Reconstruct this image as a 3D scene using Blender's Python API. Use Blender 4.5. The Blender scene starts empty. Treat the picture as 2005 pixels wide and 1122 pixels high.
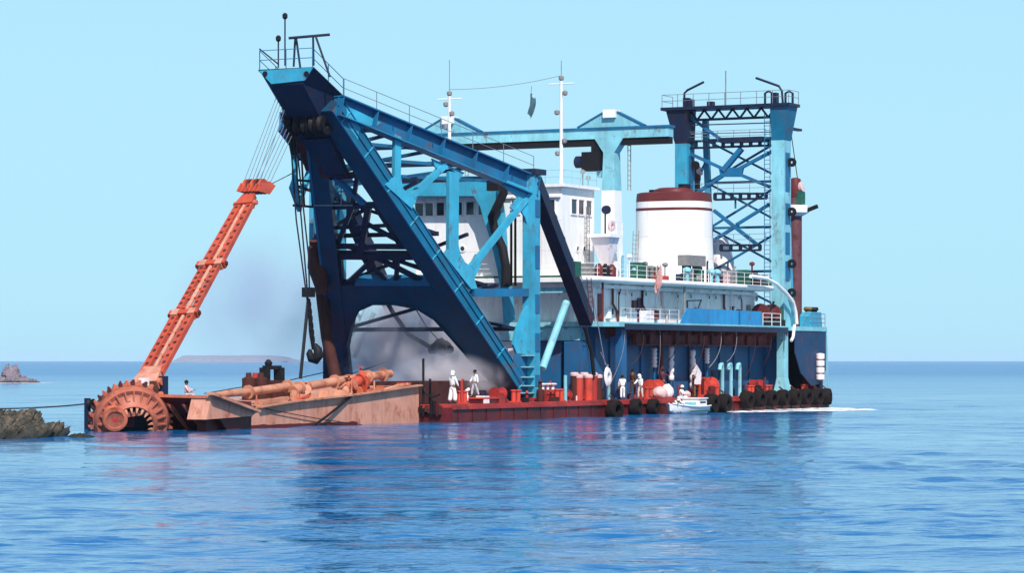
import bpy, bmesh, math, random
from mathutils import Vector, Matrix, noise
R = math.radians
random.seed(7)
sc = bpy.context.scene
col = sc.collection

# ------------------------------------------------------------------ camera
cam_d = bpy.data.cameras.new('camera')
cam = bpy.data.objects.new('camera', cam_d)
col.objects.link(cam)
CAM_H = 4.0
cam.location = (0, 0, CAM_H)
cam.rotation_euler = (R(90), 0, 0)
cam_d.sensor_width = 36
cam_d.lens = 6000 / 2005 * 36
cam_d.shift_y = 145 / 2005
cam_d.clip_start = 1
cam_d.clip_end = 80000
sc.camera = cam

# ------------------------------------------------------------------ sky, sun, exposure
SUN_EL, SUN_AZ = R(47), math.atan2(0.24, -0.97)      # sun behind and a little right of the camera
w = bpy.data.worlds.new('World')
sc.world = w
w.use_nodes = True
nt = w.node_tree
nt.nodes.clear()
sky = nt.nodes.new('ShaderNodeTexSky')
sky.sky_type = 'NISHITA'
sky.sun_disc = False
sky.sun_elevation = SUN_EL
sky.sun_rotation = SUN_AZ
sky.altitude = 0
sky.air_density = 1.0
sky.dust_density = 0.4
sky.ozone_density = 1.0
# pale cyan summer haze that thins with height over the clear sky, the same all the way round
tint = nt.nodes.new('ShaderNodeMix')
tint.data_type = 'RGBA'
tint.inputs[7].default_value = (2.95, 5.75, 7.3, 1)
wtc = nt.nodes.new('ShaderNodeTexCoord')
wsp = nt.nodes.new('ShaderNodeSeparateXYZ')
wmr = nt.nodes.new('ShaderNodeMapRange')
wmr.interpolation_type = 'SMOOTHSTEP'
wmr.inputs['From Min'].default_value = 0.0
wmr.inputs['From Max'].default_value = 0.45
wmr.inputs['To Min'].default_value = 0.9
wmr.inputs['To Max'].default_value = 0.12
nt.links.new(wtc.outputs['Generated'], wsp.inputs[0])
nt.links.new(wsp.outputs['Z'], wmr.inputs['Value'])
nt.links.new(wmr.outputs[0], tint.inputs[0])
bg = nt.nodes.new('ShaderNodeBackground')
bg.inputs['Strength'].default_value = 0.12
wo = nt.nodes.new('ShaderNodeOutputWorld')
nt.links.new(sky.outputs[0], tint.inputs[6])
nt.links.new(tint.outputs[2], bg.inputs[0])
nt.links.new(bg.outputs[0], wo.inputs[0])

sun_d = bpy.data.lights.new('sun', 'SUN')
sun_d.energy = 5.0
sun_d.angle = R(0.5)
sun_d.color = (1.0, 0.95, 0.88)
sun = bpy.data.objects.new('sun', sun_d)
col.objects.link(sun)
sdir = Vector((math.sin(SUN_AZ) * math.cos(SUN_EL), math.cos(SUN_AZ) * math.cos(SUN_EL), math.sin(SUN_EL)))
sun.rotation_euler = (-sdir).to_track_quat('-Z', 'Y').to_euler()
sun.location = sdir * 120 + Vector((0, 200, 0))

sc.view_settings.view_transform = 'Standard'
sc.view_settings.look = 'None'
sc.view_settings.exposure = 0.18
sc.view_settings.gamma = 1
sc.view_settings.use_curve_mapping = False
sc.cycles.max_bounces = 8
sc.cycles.volume_bounces = 2
sc.cycles.transparent_max_bounces = 16

# ------------------------------------------------------------------ frames of reference
# ship frame: u runs aft along the dredger, v runs to its far side, z up; origin at the near bow corner on the water
TH = math.atan2(6000, 3050)
AX = Vector((math.cos(TH), math.sin(TH), 0))
TX = Vector((-math.sin(TH), math.cos(TH), 0))
ORG = Vector((-4.4, 196.7, 0))


def s2w(p):
    return ORG + AX * p[0] + TX * p[1] + Vector((0, 0, p[2]))


def w2s(q):
    d = Vector(q) - ORG
    return Vector((d.dot(AX), d.dot(TX), d.z))


CS = w2s((0, 0, CAM_H))


def sight(px, py):                      # survey ray of a photo point, in the ship frame
    d = Vector(((px - 1002.5) / 6000, 1, (706 - py) / 6000))
    return Vector((d.dot(AX), d.dot(TX), d.z))


def onp(px, py, p0, n):
    d = sight(px, py)
    n = Vector(n)
    return CS + d * ((Vector(p0) - CS).dot(n) / d.dot(n))


def onv(px, py, v):
    return onp(px, py, (0, v, 0), (0, 1, 0))


def onu(px, py, u):
    return onp(px, py, (u, 0, 0), (1, 0, 0))


def onz(px, py, z):
    return onp(px, py, (0, 0, z), (0, 0, 1))


# ------------------------------------------------------------------ materials
def mat(name):
    m = bpy.data.materials.new(name)
    m.use_nodes = True
    n = m.node_tree
    b = n.nodes['Principled BSDF']
    return m, n, b


def mixn(n, fac, a, b, blend='MIX'):
    x = n.nodes.new('ShaderNodeMix')
    x.data_type = 'RGBA'
    x.blend_type = blend
    for sock, val in ((x.inputs[0], fac), (x.inputs[6], a), (x.inputs[7], b)):
        if hasattr(val, 'is_linked'):
            n.links.new(val, sock)
        elif isinstance(val, (tuple, list)):
            sock.default_value = (*val[:3], 1)
        else:
            sock.default_value = val
    return x.outputs[2]


def noisen(n, scale, detail=4, rough=0.6, stretch=(1, 1, 1), coord='Object'):
    tc = n.nodes.new('ShaderNodeTexCoord')
    mp = n.nodes.new('ShaderNodeMapping')
    mp.inputs['Scale'].default_value = stretch
    t = n.nodes.new('ShaderNodeTexNoise')
    t.inputs['Scale'].default_value = scale
    t.inputs['Detail'].default_value = detail
    t.inputs['Roughness'].default_value = rough
    n.links.new(tc.outputs[coord], mp.inputs[0])
    n.links.new(mp.outputs[0], t.inputs['Vector'])
    return t.outputs['Fac']


def ramp(n, fac, lo, hi, a=0.0, b=1.0):
    r = n.nodes.new('ShaderNodeMapRange')
    r.inputs['From Min'].default_value = lo
    r.inputs['From Max'].default_value = hi
    r.inputs['To Min'].default_value = a
    r.inputs['To Max'].default_value = b
    n.links.new(fac, r.inputs['Value'])
    return r.outputs[0]


def paint(name, c, rust=0.25, rustc=(0.13, 0.04, 0.02), rough=0.45, vary=0.22, streak=0.35, bump=0.15):
    """old ship paint: blotchy colour, vertical run marks and patches of rust"""
    m, n, b = mat(name)
    dark = tuple(x * (1 - vary) for x in c)
    light = tuple(min(1, x * (1 + vary * 0.7)) for x in c)
    base = mixn(n, ramp(n, noisen(n, 0.55, 5), 0.3, 0.7), dark, light)
    run = ramp(n, noisen(n, 2.2, 4, 0.65, (1, 1, 0.13)), 0.47, 0.68, 0, streak)
    base = mixn(n, run, base, tuple(0.5 * x + 0.5 * y for x, y in zip(dark, rustc)))
    if rust > 0:
        patch = ramp(n, noisen(n, 1.3, 7, 0.7, (1, 1, 0.6)), 0.59 - 0.15 * rust, 0.68 - 0.12 * rust, 0, min(1, 0.5 + rust))
        base = mixn(n, patch, base, rustc)
    n.links.new(base, b.inputs['Base Color'])
    b.inputs['Roughness'].default_value = rough
    b.inputs['Specular IOR Level'].default_value = 0.2
    if bump:
        bp = n.nodes.new('ShaderNodeBump')
        bp.inputs['Strength'].default_value = bump
        bp.inputs['Distance'].default_value = 0.05
        n.links.new(noisen(n, 2.5, 5), bp.inputs['Height'])
        n.links.new(bp.outputs[0], b.inputs['Normal'])
    return m


def plain(name, c, rough=0.6, vary=0.15, metal=0.0):
    m, n, b = mat(name)
    base = mixn(n, ramp(n, noisen(n, 3.0, 4), 0.3, 0.7), tuple(x * (1 - vary) for x in c), tuple(min(1, x * (1 + vary)) for x in c))
    n.links.new(base, b.inputs['Base Color'])
    b.inputs['Roughness'].default_value = rough
    b.inputs['Specular IOR Level'].default_value = 0.15
    b.inputs['Metallic'].default_value = metal
    return m


M = {}
M['teal'] = paint('teal_paint', (0.04, 0.34, 0.50), rust=0.14, streak=0.35)
M['blue'] = paint('blue_paint', (0.010, 0.13, 0.27), rust=0.16, streak=0.4)
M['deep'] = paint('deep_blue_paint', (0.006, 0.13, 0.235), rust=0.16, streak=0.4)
M['legshade'] = paint('gantry_shaded_blue', (0.007, 0.046, 0.095), rust=0.2, rustc=(0.05, 0.02, 0.02), streak=0.4)  # gantry blue darkened to carry the shade of the leaning front faces
M['navy'] = paint('navy_paint_and_shade', (0.010, 0.018, 0.048), rust=0.3, rustc=(0.05, 0.02, 0.02))  # navy paint; on gantry head and cross beams it also carries underside shade
M['pale'] = paint('pale_cyan_paint', (0.22, 0.52, 0.60), rust=0.1, streak=0.35)
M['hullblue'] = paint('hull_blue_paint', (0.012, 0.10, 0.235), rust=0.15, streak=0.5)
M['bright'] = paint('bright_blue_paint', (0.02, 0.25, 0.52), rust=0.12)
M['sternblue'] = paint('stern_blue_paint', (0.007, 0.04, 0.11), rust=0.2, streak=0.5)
M['white'] = paint('white_paint', (0.80, 0.79, 0.78), rust=0.0, rustc=(0.45, 0.22, 0.15), vary=0.06, streak=0.3, bump=0.1)
M['oldwhite'] = paint('stained_white_paint', (0.84, 0.76, 0.77), rust=0.12, rustc=(0.48, 0.18, 0.15), vary=0.1, streak=0.45)
M['red'] = paint('red_oxide_paint', (0.38, 0.035, 0.03), rust=0.35, rustc=(0.10, 0.022, 0.02), vary=0.35)
M['brightred'] = paint('bright_red_paint', (0.55, 0.06, 0.04), rust=0.1, vary=0.25)
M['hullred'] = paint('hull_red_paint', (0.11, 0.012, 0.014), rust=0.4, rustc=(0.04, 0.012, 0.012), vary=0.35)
M['primer'] = paint('faded_primer', (0.58, 0.27, 0.19), rust=0.34, rustc=(0.36, 0.10, 0.06), vary=0.2, streak=0.75)
M['wheelpink'] = paint('wheel_paint', (0.42, 0.125, 0.08), rust=0.35, rustc=(0.20, 0.045, 0.03), vary=0.25, streak=0.5)
M['orange'] = paint('orange_primer', (0.54, 0.15, 0.08), rust=0.3, rustc=(0.22, 0.05, 0.03), vary=0.25, streak=0.4)
M['boomred'] = paint('boom_red_paint', (0.47, 0.075, 0.04), rust=0.25, rustc=(0.26, 0.04, 0.03), vary=0.2)
M['cream'] = paint('pinkish_pipe_paint', (0.54, 0.24, 0.15), rust=0.4, rustc=(0.28, 0.07, 0.04), vary=0.25, streak=0.5)
M['girder'] = paint('rusty_girder_paint', (0.16, 0.035, 0.03), rust=0.5, rustc=(0.05, 0.015, 0.012), rough=0.75, vary=0.4)
M['rust'] = paint('rusty_steel', (0.075, 0.022, 0.018), rust=0.5, rustc=(0.04, 0.015, 0.012), rough=0.75, vary=0.4)
M['maroon'] = paint('maroon_paint', (0.13, 0.025, 0.028), rust=0.1, vary=0.15)
M['spud'] = paint('spud_steel', (0.13, 0.05, 0.06), rust=0.3, rustc=(0.06, 0.02, 0.02), rough=0.6, vary=0.3)
M['black'] = plain('black_steel', (0.012, 0.011, 0.014), 0.6)
M['rubber'] = plain('tyre_rubber', (0.012, 0.008, 0.008), 0.85, 0.4)
M['wire'] = plain('greased_wire', (0.03, 0.03, 0.035), 0.6)
M['wiregrey'] = plain('grey_wire', (0.16, 0.17, 0.22), 0.6)
M['green'] = plain('dark_green_paint', (0.02, 0.10, 0.07), 0.5, 0.3)
M['grey'] = plain('grey_paint', (0.22, 0.21, 0.21), 0.6, 0.2)
M['brown'] = plain('brown_canvas', (0.17, 0.10, 0.05), 0.8, 0.3)
M['pinkcloth'] = plain('pink_cloth', (0.62, 0.42, 0.42), 0.8)
M['skin'] = plain('skin', (0.24, 0.12, 0.075), 0.6)
M['whitecloth'] = plain('white_cloth', (0.78, 0.76, 0.74), 0.85, 0.06)
M['greycloth'] = plain('grey_cloth', (0.42, 0.41, 0.44), 0.85)
M['beigecloth'] = plain('beige_cloth', (0.60, 0.50, 0.43), 0.85)
M['darkcloth'] = plain('dark_cloth', (0.03, 0.022, 0.03), 0.85)
M['browncloth'] = plain('brown_cloth', (0.07, 0.035, 0.025), 0.85)
M['purplecloth'] = plain('purple_cloth', (0.10, 0.03, 0.07), 0.85)
M['hair'] = plain('black_hair', (0.012, 0.010, 0.009), 0.7)
M['whitehat'] = plain('white_helmet', (0.8, 0.8, 0.78), 0.4, 0.03)
gm, gn, gb = mat('window_glass')
gb.inputs['Base Color'].default_value = (0.012, 0.025, 0.035, 1)
gb.inputs['Roughness'].default_value = 0.08
M['glass'] = gm

# ------------------------------------------------------------------ mesh building in the ship frame
OFF = {}                                # thing or part -> point of the ship frame its mesh data is measured from


class MB:
    def __init__(self):
        self.v, self.f = [], []

    def add(self, vs, fs):
        k = len(self.v)
        self.v += [Vector(x) for x in vs]
        self.f += [tuple(i + k for i in q) for q in fs]
        return self

    def hexa(self, c):                  # c: four bottom corners, then four top corners above them
        return self.add(c, [(3, 2, 1, 0), (4, 5, 6, 7), (0, 1, 5, 4), (1, 2, 6, 5), (2, 3, 7, 6), (3, 0, 4, 7)])

    def box(self, u0, u1, v0, v1, z0, z1):
        return self.hexa([(u0, v0, z0), (u1, v0, z0), (u1, v1, z0), (u0, v1, z0), (u0, v0, z1), (u1, v0, z1), (u1, v1, z1), (u0, v1, z1)])

    def beam(self, p, q, w_, h_, side=None):
        """box bar from p to q; side = direction its width w_ runs along"""
        p, q = Vector(p), Vector(q)
        d = (q - p).normalized()
        s = Vector(side) if side is not None else (Vector((0, 0, 1)).cross(d) if abs(d.z) < 0.95 else Vector((0, 1, 0)))
        s = (s - d * s.dot(d)).normalized()
        t = d.cross(s)
        a, b = s * w_ / 2, t * h_ / 2
        return self.hexa([p - a - b, p + a - b, p + a + b, p - a + b, q - a - b, q + a - b, q + a + b, q - a + b])

    def ibeam(self, p, q, depth, flange, depth_dir, web=0.06, tf=0.08, step=0):
        p, q, dd = Vector(p), Vector(q), Vector(depth_dir)
        d = (q - p).normalized()
        dd = (dd - d * dd.dot(d)).normalized()
        s = d.cross(dd)
        self.beam(p, q, web, depth - 2 * tf - 0.01, s)
        for k in (-1, 1):
            o = dd * k * (depth / 2 - tf / 2)
            self.beam(p + o, q + o, flange, tf, s)
        L = (q - p).length
        if step:
            n = max(1, int(L / step))
            for i in range(n + 1):
                c = p + d * (0.1 + (L - 0.2) * i / n)
                for k in (-1, 1):
                    e = s * k * (flange / 4 + web / 4)
                    self.beam(c + e - d * 0.035, c + e + d * 0.035, flange / 2 - web / 2 - 0.03, depth - 2 * tf - 0.03, s)
        return self

    def plate(self, pts, thick):
        """flat outline given thickness along the vector thick (centred)"""
        pts = [Vector(p) for p in pts]
        h = Vector(thick) / 2
        n = len(pts)
        fs = [tuple(range(n))[::-1], tuple(range(n, 2 * n))]
        fs += [(i, (i + 1) % n, n + (i + 1) % n, n + i) for i in range(n)]
        return self.add([p - h for p in pts] + [p + h for p in pts], fs)

    def tube(self, pts, r, seg=6, closed=False):
        pts = [Vector(p) for p in pts]
        rs = r if isinstance(r, (list, tuple)) else [r] * len(pts)
        n = len(pts)
        k0 = len(self.v)
        ref = None
        for i, p in enumerate(pts):
            a, b = pts[max(0, i - 1)], pts[min(n - 1, i + 1)]
            if closed:
                a, b = pts[i - 1], pts[(i + 1) % n]
            d = (b - a).normalized()
            if ref is None:
                ref = Vector((0, 0, 1)) if abs(d.z) < 0.9 else Vector((1, 0, 0))
            s = (ref - d * ref.dot(d)).normalized()
            ref = s
            t = d.cross(s)
            for j in range(seg):
                an = 2 * math.pi * j / seg
                self.v.append(p + (s * math.cos(an) + t * math.sin(an)) * rs[i])
        for i in range(n if closed else n - 1):
            for j in range(seg):
                a, b = k0 + i * seg, k0 + ((i + 1) % n) * seg
                self.f.append((a + j, a + (j + 1) % seg, b + (j + 1) % seg, b + j))
        if not closed:
            self.f.append(tuple(range(k0, k0 + seg))[::-1])
            self.f.append(tuple(range(k0 + (n - 1) * seg, k0 + n * seg)))
        return self

    def lathe(self, c, axis, prof, seg=20, loop=False):
        """prof: (radius, height along axis); loop closes the profile on itself"""
        c, ax = Vector(c), Vector(axis).normalized()
        s = ax.orthogonal().normalized()
        t = ax.cross(s)
        k0 = len(self.v)
        for r, h in prof:
            for j in range(seg):
                an = 2 * math.pi * j / seg
                self.v.append(c + ax * h + (s * math.cos(an) + t * math.sin(an)) * r)
        n = len(prof)
        for i in range(n if loop else n - 1):
            for j in range(seg):
                a, b = k0 + i * seg, k0 + ((i + 1) % n) * seg
                self.f.append((a + j, a + (j + 1) % seg, b + (j + 1) % seg, b + j))
        if not loop:
            self.f.append(tuple(range(k0, k0 + seg))[::-1])
            self.f.append(tuple(range(k0 + (n - 1) * seg, k0 + n * seg)))
        return self

    def build(self, name, m, parent=None, smooth=None, kind=None, label=None):
        me = bpy.data.meshes.new(name)
        off = OFF.get(parent, Vector((0, 0, 0)))
        me.from_pydata([tuple(x - off) for x in self.v], [], self.f)
        bm = bmesh.new()
        bm.from_mesh(me)
        bmesh.ops.recalc_face_normals(bm, faces=bm.faces)
        bm.to_mesh(me)
        bm.free()
        me.materials.append(M[m] if isinstance(m, str) else m)
        if smooth:
            for p in me.polygons:
                p.use_smooth = True
            me.set_sharp_from_angle(angle=R(smooth))
        o = bpy.data.objects.new(name, me)
        col.objects.link(o)
        if parent:
            o.parent = parent
            OFF[o] = off
        if kind:
            o['kind'] = kind
        if label:
            o['label'] = label
        return o


def tag(o, label, cat, group=None):
    o['label'] = label
    o['category'] = cat
    if group:
        o['group'] = group
    return o


def thing(name, label, cat, base, group=None, rot=None, local=False):
    """an Empty at the thing's base; its parts' meshes are given in the ship frame, or in its own frame when local"""
    o = bpy.data.objects.new(name, None)
    o.empty_display_size = 0.5
    col.objects.link(o)
    o.location = s2w(base)
    o.rotation_euler = (0, 0, TH + (rot or 0))
    OFF[o] = Vector((0, 0, 0)) if local else Vector(base)
    return tag(o, label, cat, group)


def solo(mb, name, m, label, cat, base, group=None, smooth=None):
    """a thing that is one mesh"""
    OFF['tmp'] = Vector(base)
    me = mb.build(name, m, None, smooth)
    me.data.transform(Matrix.Translation(-Vector(base)))
    me.location = s2w(base)
    me.rotation_euler = (0, 0, TH)
    OFF[me] = Vector(base)
    return tag(me, label, cat, group)


def copy_tree(o, parent=None):
    c = o.copy()
    col.objects.link(c)
    if parent:
        c.parent = parent
    for ch in list(o.children):
        copy_tree(ch, c)
    return c


def railing(pts, parent, m='white', h=1.0, rails=3, step=1.6, r=0.03, name='railing'):
    mb = MB()
    pts = [Vector(p) for p in pts]
    for i in range(len(pts) - 1):
        a, b = pts[i], pts[i + 1]
        n = max(1, round((b - a).length / step))
        for k in range(n + (1 if i == len(pts) - 2 else 0)):
            p = a.lerp(b, k / n)
            mb.tube([p, p + Vector((0, 0, h))], r, 5)
    for k in range(rails):
        z = Vector((0, 0, h * (k + 1) / rails))
        mb.tube([p + z for p in pts], r * 0.8, 5)
    return mb.build(name, m, parent)


def ladder_steps(p, q, width, side, parent, m='white', name='ladder', step=0.35):
    p, q, s = Vector(p), Vector(q), Vector(side).normalized() * width / 2
    mb = MB().tube([p - s, q - s], 0.035, 5).tube([p + s, q + s], 0.035, 5)
    n = int((q - p).length / step)
    for i in range(1, n):
        c = p.lerp(q, i / n)
        mb.tube([c - s, c + s], 0.025, 5)
    return mb.build(name, m, parent)


def curve3(a, b, c, n=8):
    a, b, c = Vector(a), Vector(b), Vector(c)
    return [a * (1 - t) ** 2 + b * 2 * t * (1 - t) + c * t * t for t in (i / n for i in range(n + 1))]


def sag(a, b, s, n=14):
    a, b = Vector(a), Vector(b)
    return [a.lerp(b, i / n) - Vector((0, 0, s * 4 * (i / n) * (1 - i / n))) for i in range(n + 1)]

# ================================================================== WATER AND FAR LAND
def water():
    """one sheet to the horizon round the camera: real waves where they can be seen, flat far off, the finest ripple in the material"""
    import numpy as np
    rng = np.random.default_rng(5)
    da = np.concatenate([np.linspace(-180, -14, 26)[:-1], np.linspace(-14, 14, 720), np.linspace(14, 180, 26)[1:-1]])
    ang = np.radians(90 - da)
    r = [3.0, 12.0, 22.0]
    while r[-1] < 560:
        r.append(r[-1] + max(0.07, 0.075 * (r[-1] / 40) ** 1.75))
    r = np.array(r + [700, 1000, 1600, 2600, 4500, 8000, 15000])
    RR, AA = np.meshgrid(r, ang, indexing='ij')
    X, Y = RR * np.cos(AA), RR * np.sin(AA)
    Z = np.zeros_like(X)
    NW = 90
    lam = np.exp(rng.uniform(np.log(0.42), np.log(11), NW))
    th = np.pi / 2 + rng.normal(0, 0.62, NW)
    ph = rng.uniform(0, 2 * np.pi, NW)
    spacing = np.maximum(0.07, 0.075 * (RR / 40) ** 1.75)
    # gusts: patches of rougher and of calmer water, drawn out across the view
    def patchy(sx, sy, seed, n=14):
        g = np.random.default_rng(seed)
        out = np.zeros_like(X)
        for _ in range(n):
            kx, ky = g.normal(0, 1 / sx), g.normal(0, 1 / sy)
            out += np.sin(kx * X + ky * Y + g.uniform(0, 6.28))
        return out / np.sqrt(n)
    gust = np.clip(1.0 + 0.55 * patchy(16, 5, 1) + 0.3 * patchy(5, 1.8, 2), 0.25, 2.4)
    cat_paw = np.exp(-((Y - 112 - 0.3 * (X - 15)) / 11) ** 2) / (1 + np.exp(-(X - 4) / 4.0))       # the ruffled lane off the stern
    gust = gust * 0.8 + 3.2 * cat_paw * np.clip(0.6 + 0.8 * patchy(3, 1.6, 4), 0, 2)
    lee = 1 - 0.45 * np.exp(-((Y - 150 - X * 1.2) / 70) ** 2) * np.exp(-((X - 2) / 26) ** 2)                                     # smoother in the lee of the hull
    gust *= lee
    for L_, t, p in zip(lam, th, ph):
        k = 2 * np.pi / L_
        amp = WAVE_SLOPE / np.sqrt(NW / 2) / k * (1.25 if L_ < 2.5 else 0.55)
        vis = np.clip((L_ / spacing - 1.2) / 2.0, 0, 1)
        q = k * (X * np.cos(t) + Y * np.sin(t)) + p
        Z += amp * vis * (np.sin(q) + 0.22 * np.sin(2 * q + 1.0)) * (gust if L_ < 4 else 1.0)
    fade = np.clip((14 - np.abs(np.broadcast_to(da, X.shape))) / 0.8, 0, 1) * np.clip((560 - RR) / 150, 0, 1) * np.clip((RR - 12) / 10, 0, 1)
    Z *= fade
    nr, na = X.shape
    co = np.stack([X, Y, Z], -1).reshape(-1, 3)
    co = np.vstack([co, [[0, 0, 0]]])
    ii, jj = np.meshgrid(np.arange(nr - 1), np.arange(na), indexing='ij')
    a = ii * na + jj
    b2 = ii * na + (jj + 1) % na
    quads = np.stack([a, b2, b2 + na, a + na], -1).reshape(-1, 4)
    tris = np.stack([np.full(na, len(co) - 1), (np.arange(na) + 1) % na, np.arange(na)], -1)
    me = bpy.data.meshes.new('sea_water')
    me.vertices.add(len(co))
    me.vertices.foreach_set('co', co.astype(np.float32).ravel())
    nl = quads.size + tris.size
    me.loops.add(nl)
    me.loops.foreach_set('vertex_index', np.concatenate([quads.ravel(), tris.ravel()]).astype(np.int32))
    me.polygons.add(len(quads) + len(tris))
    me.polygons.foreach_set('loop_start', np.concatenate([np.arange(len(quads)) * 4, quads.size + np.arange(len(tris)) * 3]).astype(np.int32))
    me.polygons.foreach_set('use_smooth', np.ones(len(quads) + len(tris), bool))
    me.update(calc_edges=True)
    me.validate()
    if me.polygons[0].normal.z < 0:
        me.flip_normals()
    o = bpy.data.objects.new('sea_water', me)
    col.objects.link(o)
    m, n_, b = mat('sea_water')
    b.inputs['Base Color'].default_value = (0.0005, 0.112, 0.315, 1)
    tcw = n_.nodes.new('ShaderNodeTexCoord')
    spw = n_.nodes.new('ShaderNodeSeparateXYZ')
    n_.links.new(tcw.outputs['Object'], spw.inputs[0])
    n_.links.new(ramp(n_, spw.outputs['Y'], 180, 900, 0.08, 0.24), b.inputs['Roughness'])     # the open sea beyond is more ruffled
    b.inputs['IOR'].default_value = 1.333
    L = n_.links

    def wav(scale, detail, stretch, rough=0.55):
        return noisen(n_, scale, detail, rough, stretch)
    # ripples are longer across the wind than along it
    h1 = wav(2.4, 3, (0.45, 1, 1))
    h2 = wav(0.55, 3, (0.5, 1, 1))
    h3 = wav(0.10, 2, (0.6, 1, 1))
    # wind patches: long streaks where the ripple is rougher or calmer
    patch = ramp(n_, wav(0.035, 3, (0.22, 1, 1)), 0.35, 0.68, 0.25, 1.35)

    def mul(a, k):
        x = n_.nodes.new('ShaderNodeMath')
        x.operation = 'MULTIPLY'
        L.new(a, x.inputs[0])
        if hasattr(k, 'is_linked'):
            L.new(k, x.inputs[1])
        else:
            x.inputs[1].default_value = k
        return x.outputs[0]

    def add(a, c):
        x = n_.nodes.new('ShaderNodeMath')
        L.new(a, x.inputs[0])
        L.new(c, x.inputs[1])
        return x.outputs[0]
    h = add(add(mul(mul(h1, patch), 0.055), mul(mul(h2, patch), 0.16)), mul(h3, 0.35))
    bp = n_.nodes.new('ShaderNodeBump')
    bp.inputs['Strength'].default_value = 1.0
    bp.inputs['Distance'].default_value = WATER_BUMP
    L.new(h, bp.inputs['Height'])
    L.new(bp.outputs[0], b.inputs['Normal'])
    o.data.materials.append(m)
    o['kind'] = 'structure'
    o['label'] = 'rippled blue sea stretching to the horizon'
    return o


WATER_BUMP = 1.3
WAVE_SLOPE = 0.095
water()


def rock_mesh(name, lumps, m, amp, seed, sub=4):
    """several lumps joined by a voxel remesh, then roughened by noise"""
    bm = bmesh.new()
    for (x, y, z, rx, ry, rz) in lumps:
        r = bmesh.ops.create_icosphere(bm, subdivisions=sub, radius=1)
        for v in r['verts']:
            v.co = Vector((x + v.co.x * rx, y + v.co.y * ry, z + v.co.z * rz))
    me = bpy.data.meshes.new(name)
    bm.to_mesh(me)
    bm.free()
    o = bpy.data.objects.new(name, me)
    col.objects.link(o)
    md = o.modifiers.new('join', 'REMESH')
    md.mode = 'VOXEL'
    md.voxel_size = max(l[3] for l in lumps) / 22
    ev = o.evaluated_get(bpy.context.evaluated_depsgraph_get())
    me2 = bpy.data.meshes.new_from_object(ev)
    o.modifiers.clear()
    o.data = me2
    bpy.data.meshes.remove(me)
    me2.name = name
    big = max(l[3] for l in lumps)
    for v in me2.vertices:
        p = v.co / big + Vector((seed, seed * 2, 0))
        d = noise.fractal(p * 2.6, 0.6, 2.2, 6) + 0.7 * abs(noise.noise(p * 4.0)) - 0.5 * abs(noise.noise(p * 9.0))
        v.co += Vector((d, d * 0.6, d)) * amp
    me2.materials.clear()
    me2.materials.append(m)
    for p in me2.polygons:
        p.use_smooth = False
    return o


def rock_mat(name, top, mid, wet):
    m, n, b = mat(name)
    c = mixn(n, ramp(n, noisen(n, 2.2, 7, 0.75), 0.46, 0.62), mid, top)
    tc = n.nodes.new('ShaderNodeTexCoord')
    sp = n.nodes.new('ShaderNodeSeparateXYZ')
    n.links.new(tc.outputs['Object'], sp.inputs[0])
    c = mixn(n, ramp(n, sp.outputs['Z'], 0.25, 0.6, 1, 0), c, wet)     # weed on the tide-washed foot
    n.links.new(c, b.inputs['Base Color'])
    b.inputs['Roughness'].default_value = 0.75
    return m


RK = rock_mat('weedy_rock', (0.12, 0.085, 0.055), (0.013, 0.014, 0.009), (0.005, 0.006, 0.004))
RF = rock_mat('pale_purple_rock', (0.26, 0.20, 0.22), (0.12, 0.095, 0.13), (0.05, 0.04, 0.05))


def put(o, x, y, label, cat, group=None):
    o.location = (x, y, 0)
    tag(o, label, cat, group)
    return o


put(rock_mesh('rock', [(-1.9, 0.2, 0.0, 2.3, 1.9, 1.2), (0.2, -0.3, -0.05, 1.5, 1.4, 0.8), (0.95, 0.2, -0.2, 1.0, 1.1, 0.65), (-0.6, 0.9, 0.25, 1.4, 1.2, 0.9), (-4.0, 0.5, -0.1, 2.2, 1.8, 1.3)], RK, 0.55, 3.1),
    -25.3, 158.5, 'big dark weedy rock with tan patches at the left edge of the water', 'rock')
put(rock_mesh('rock', [(0, 0, -0.05, 0.62, 0.5, 0.28), (0.45, 0.1, -0.1, 0.45, 0.4, 0.24)], RK, 0.06, 7.7),
    -22.3, 157.5, 'small low dark rock awash between the big rock and the cutter wheel', 'rock')
stack = put(rock_mesh('sea_stack', [(0, 0, 0.6, 2.1, 2.0, 2.7), (0.5, 0, 1.8, 0.9, 1.0, 1.55), (-0.7, 0.2, 1.6, 1.0, 1.1, 1.9), (2.6, -0.5, -0.1, 2.6, 1.8, 1.15), (-2.6, -0.5, -0.1, 2.4, 1.8, 1.3), (4.4, -0.4, -0.1, 1.7, 1.2, 0.55)], RF, 0.5, 5.2),
    -89.2, 545, 'pale purple peaked islet with white surf at its foot, far left', 'rock islet')

stack.scale = (.85, .85, .9)
# low headland, several kilometres off
mb = MB()
N = 60
prof = []
for i in range(N + 1):
    s = i / N
    prof.append(14.5 * min(1, (s * 22) ** 0.6) * max(0.0, 1 - max(0, s - 0.8) * 5) ** 0.7 * (0.97 + 0.06 * noise.noise((s * 9, 0.3, 0))))
vs = []
for k, (y, f) in enumerate(((6000, -0.05), (6040, 0.55), (6140, 0.93), (6240, 1.0), (6640, 0.9), (6840, -0.05))):
    for i in range(N + 1):
        x = -668 + 215 * i / N + 9 * noise.noise((i * 0.3, k * 0.9, 2))
        vs.append((x, y + 14 * noise.noise((i * 0.25, k, 0)), f * prof[i] + (0.5 if 0 < f else 0) * noise.noise((i * 0.6, k * 2.0, 1))))
fs = [(k * (N + 1) + i, k * (N + 1) + i + 1, (k + 1) * (N + 1) + i + 1, (k + 1) * (N + 1) + i) for k in range(5) for i in range(N)]
me = bpy.data.meshes.new('headland')
me.from_pydata(vs, [], fs)
o = bpy.data.objects.new('headland', me)
col.objects.link(o)
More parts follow.
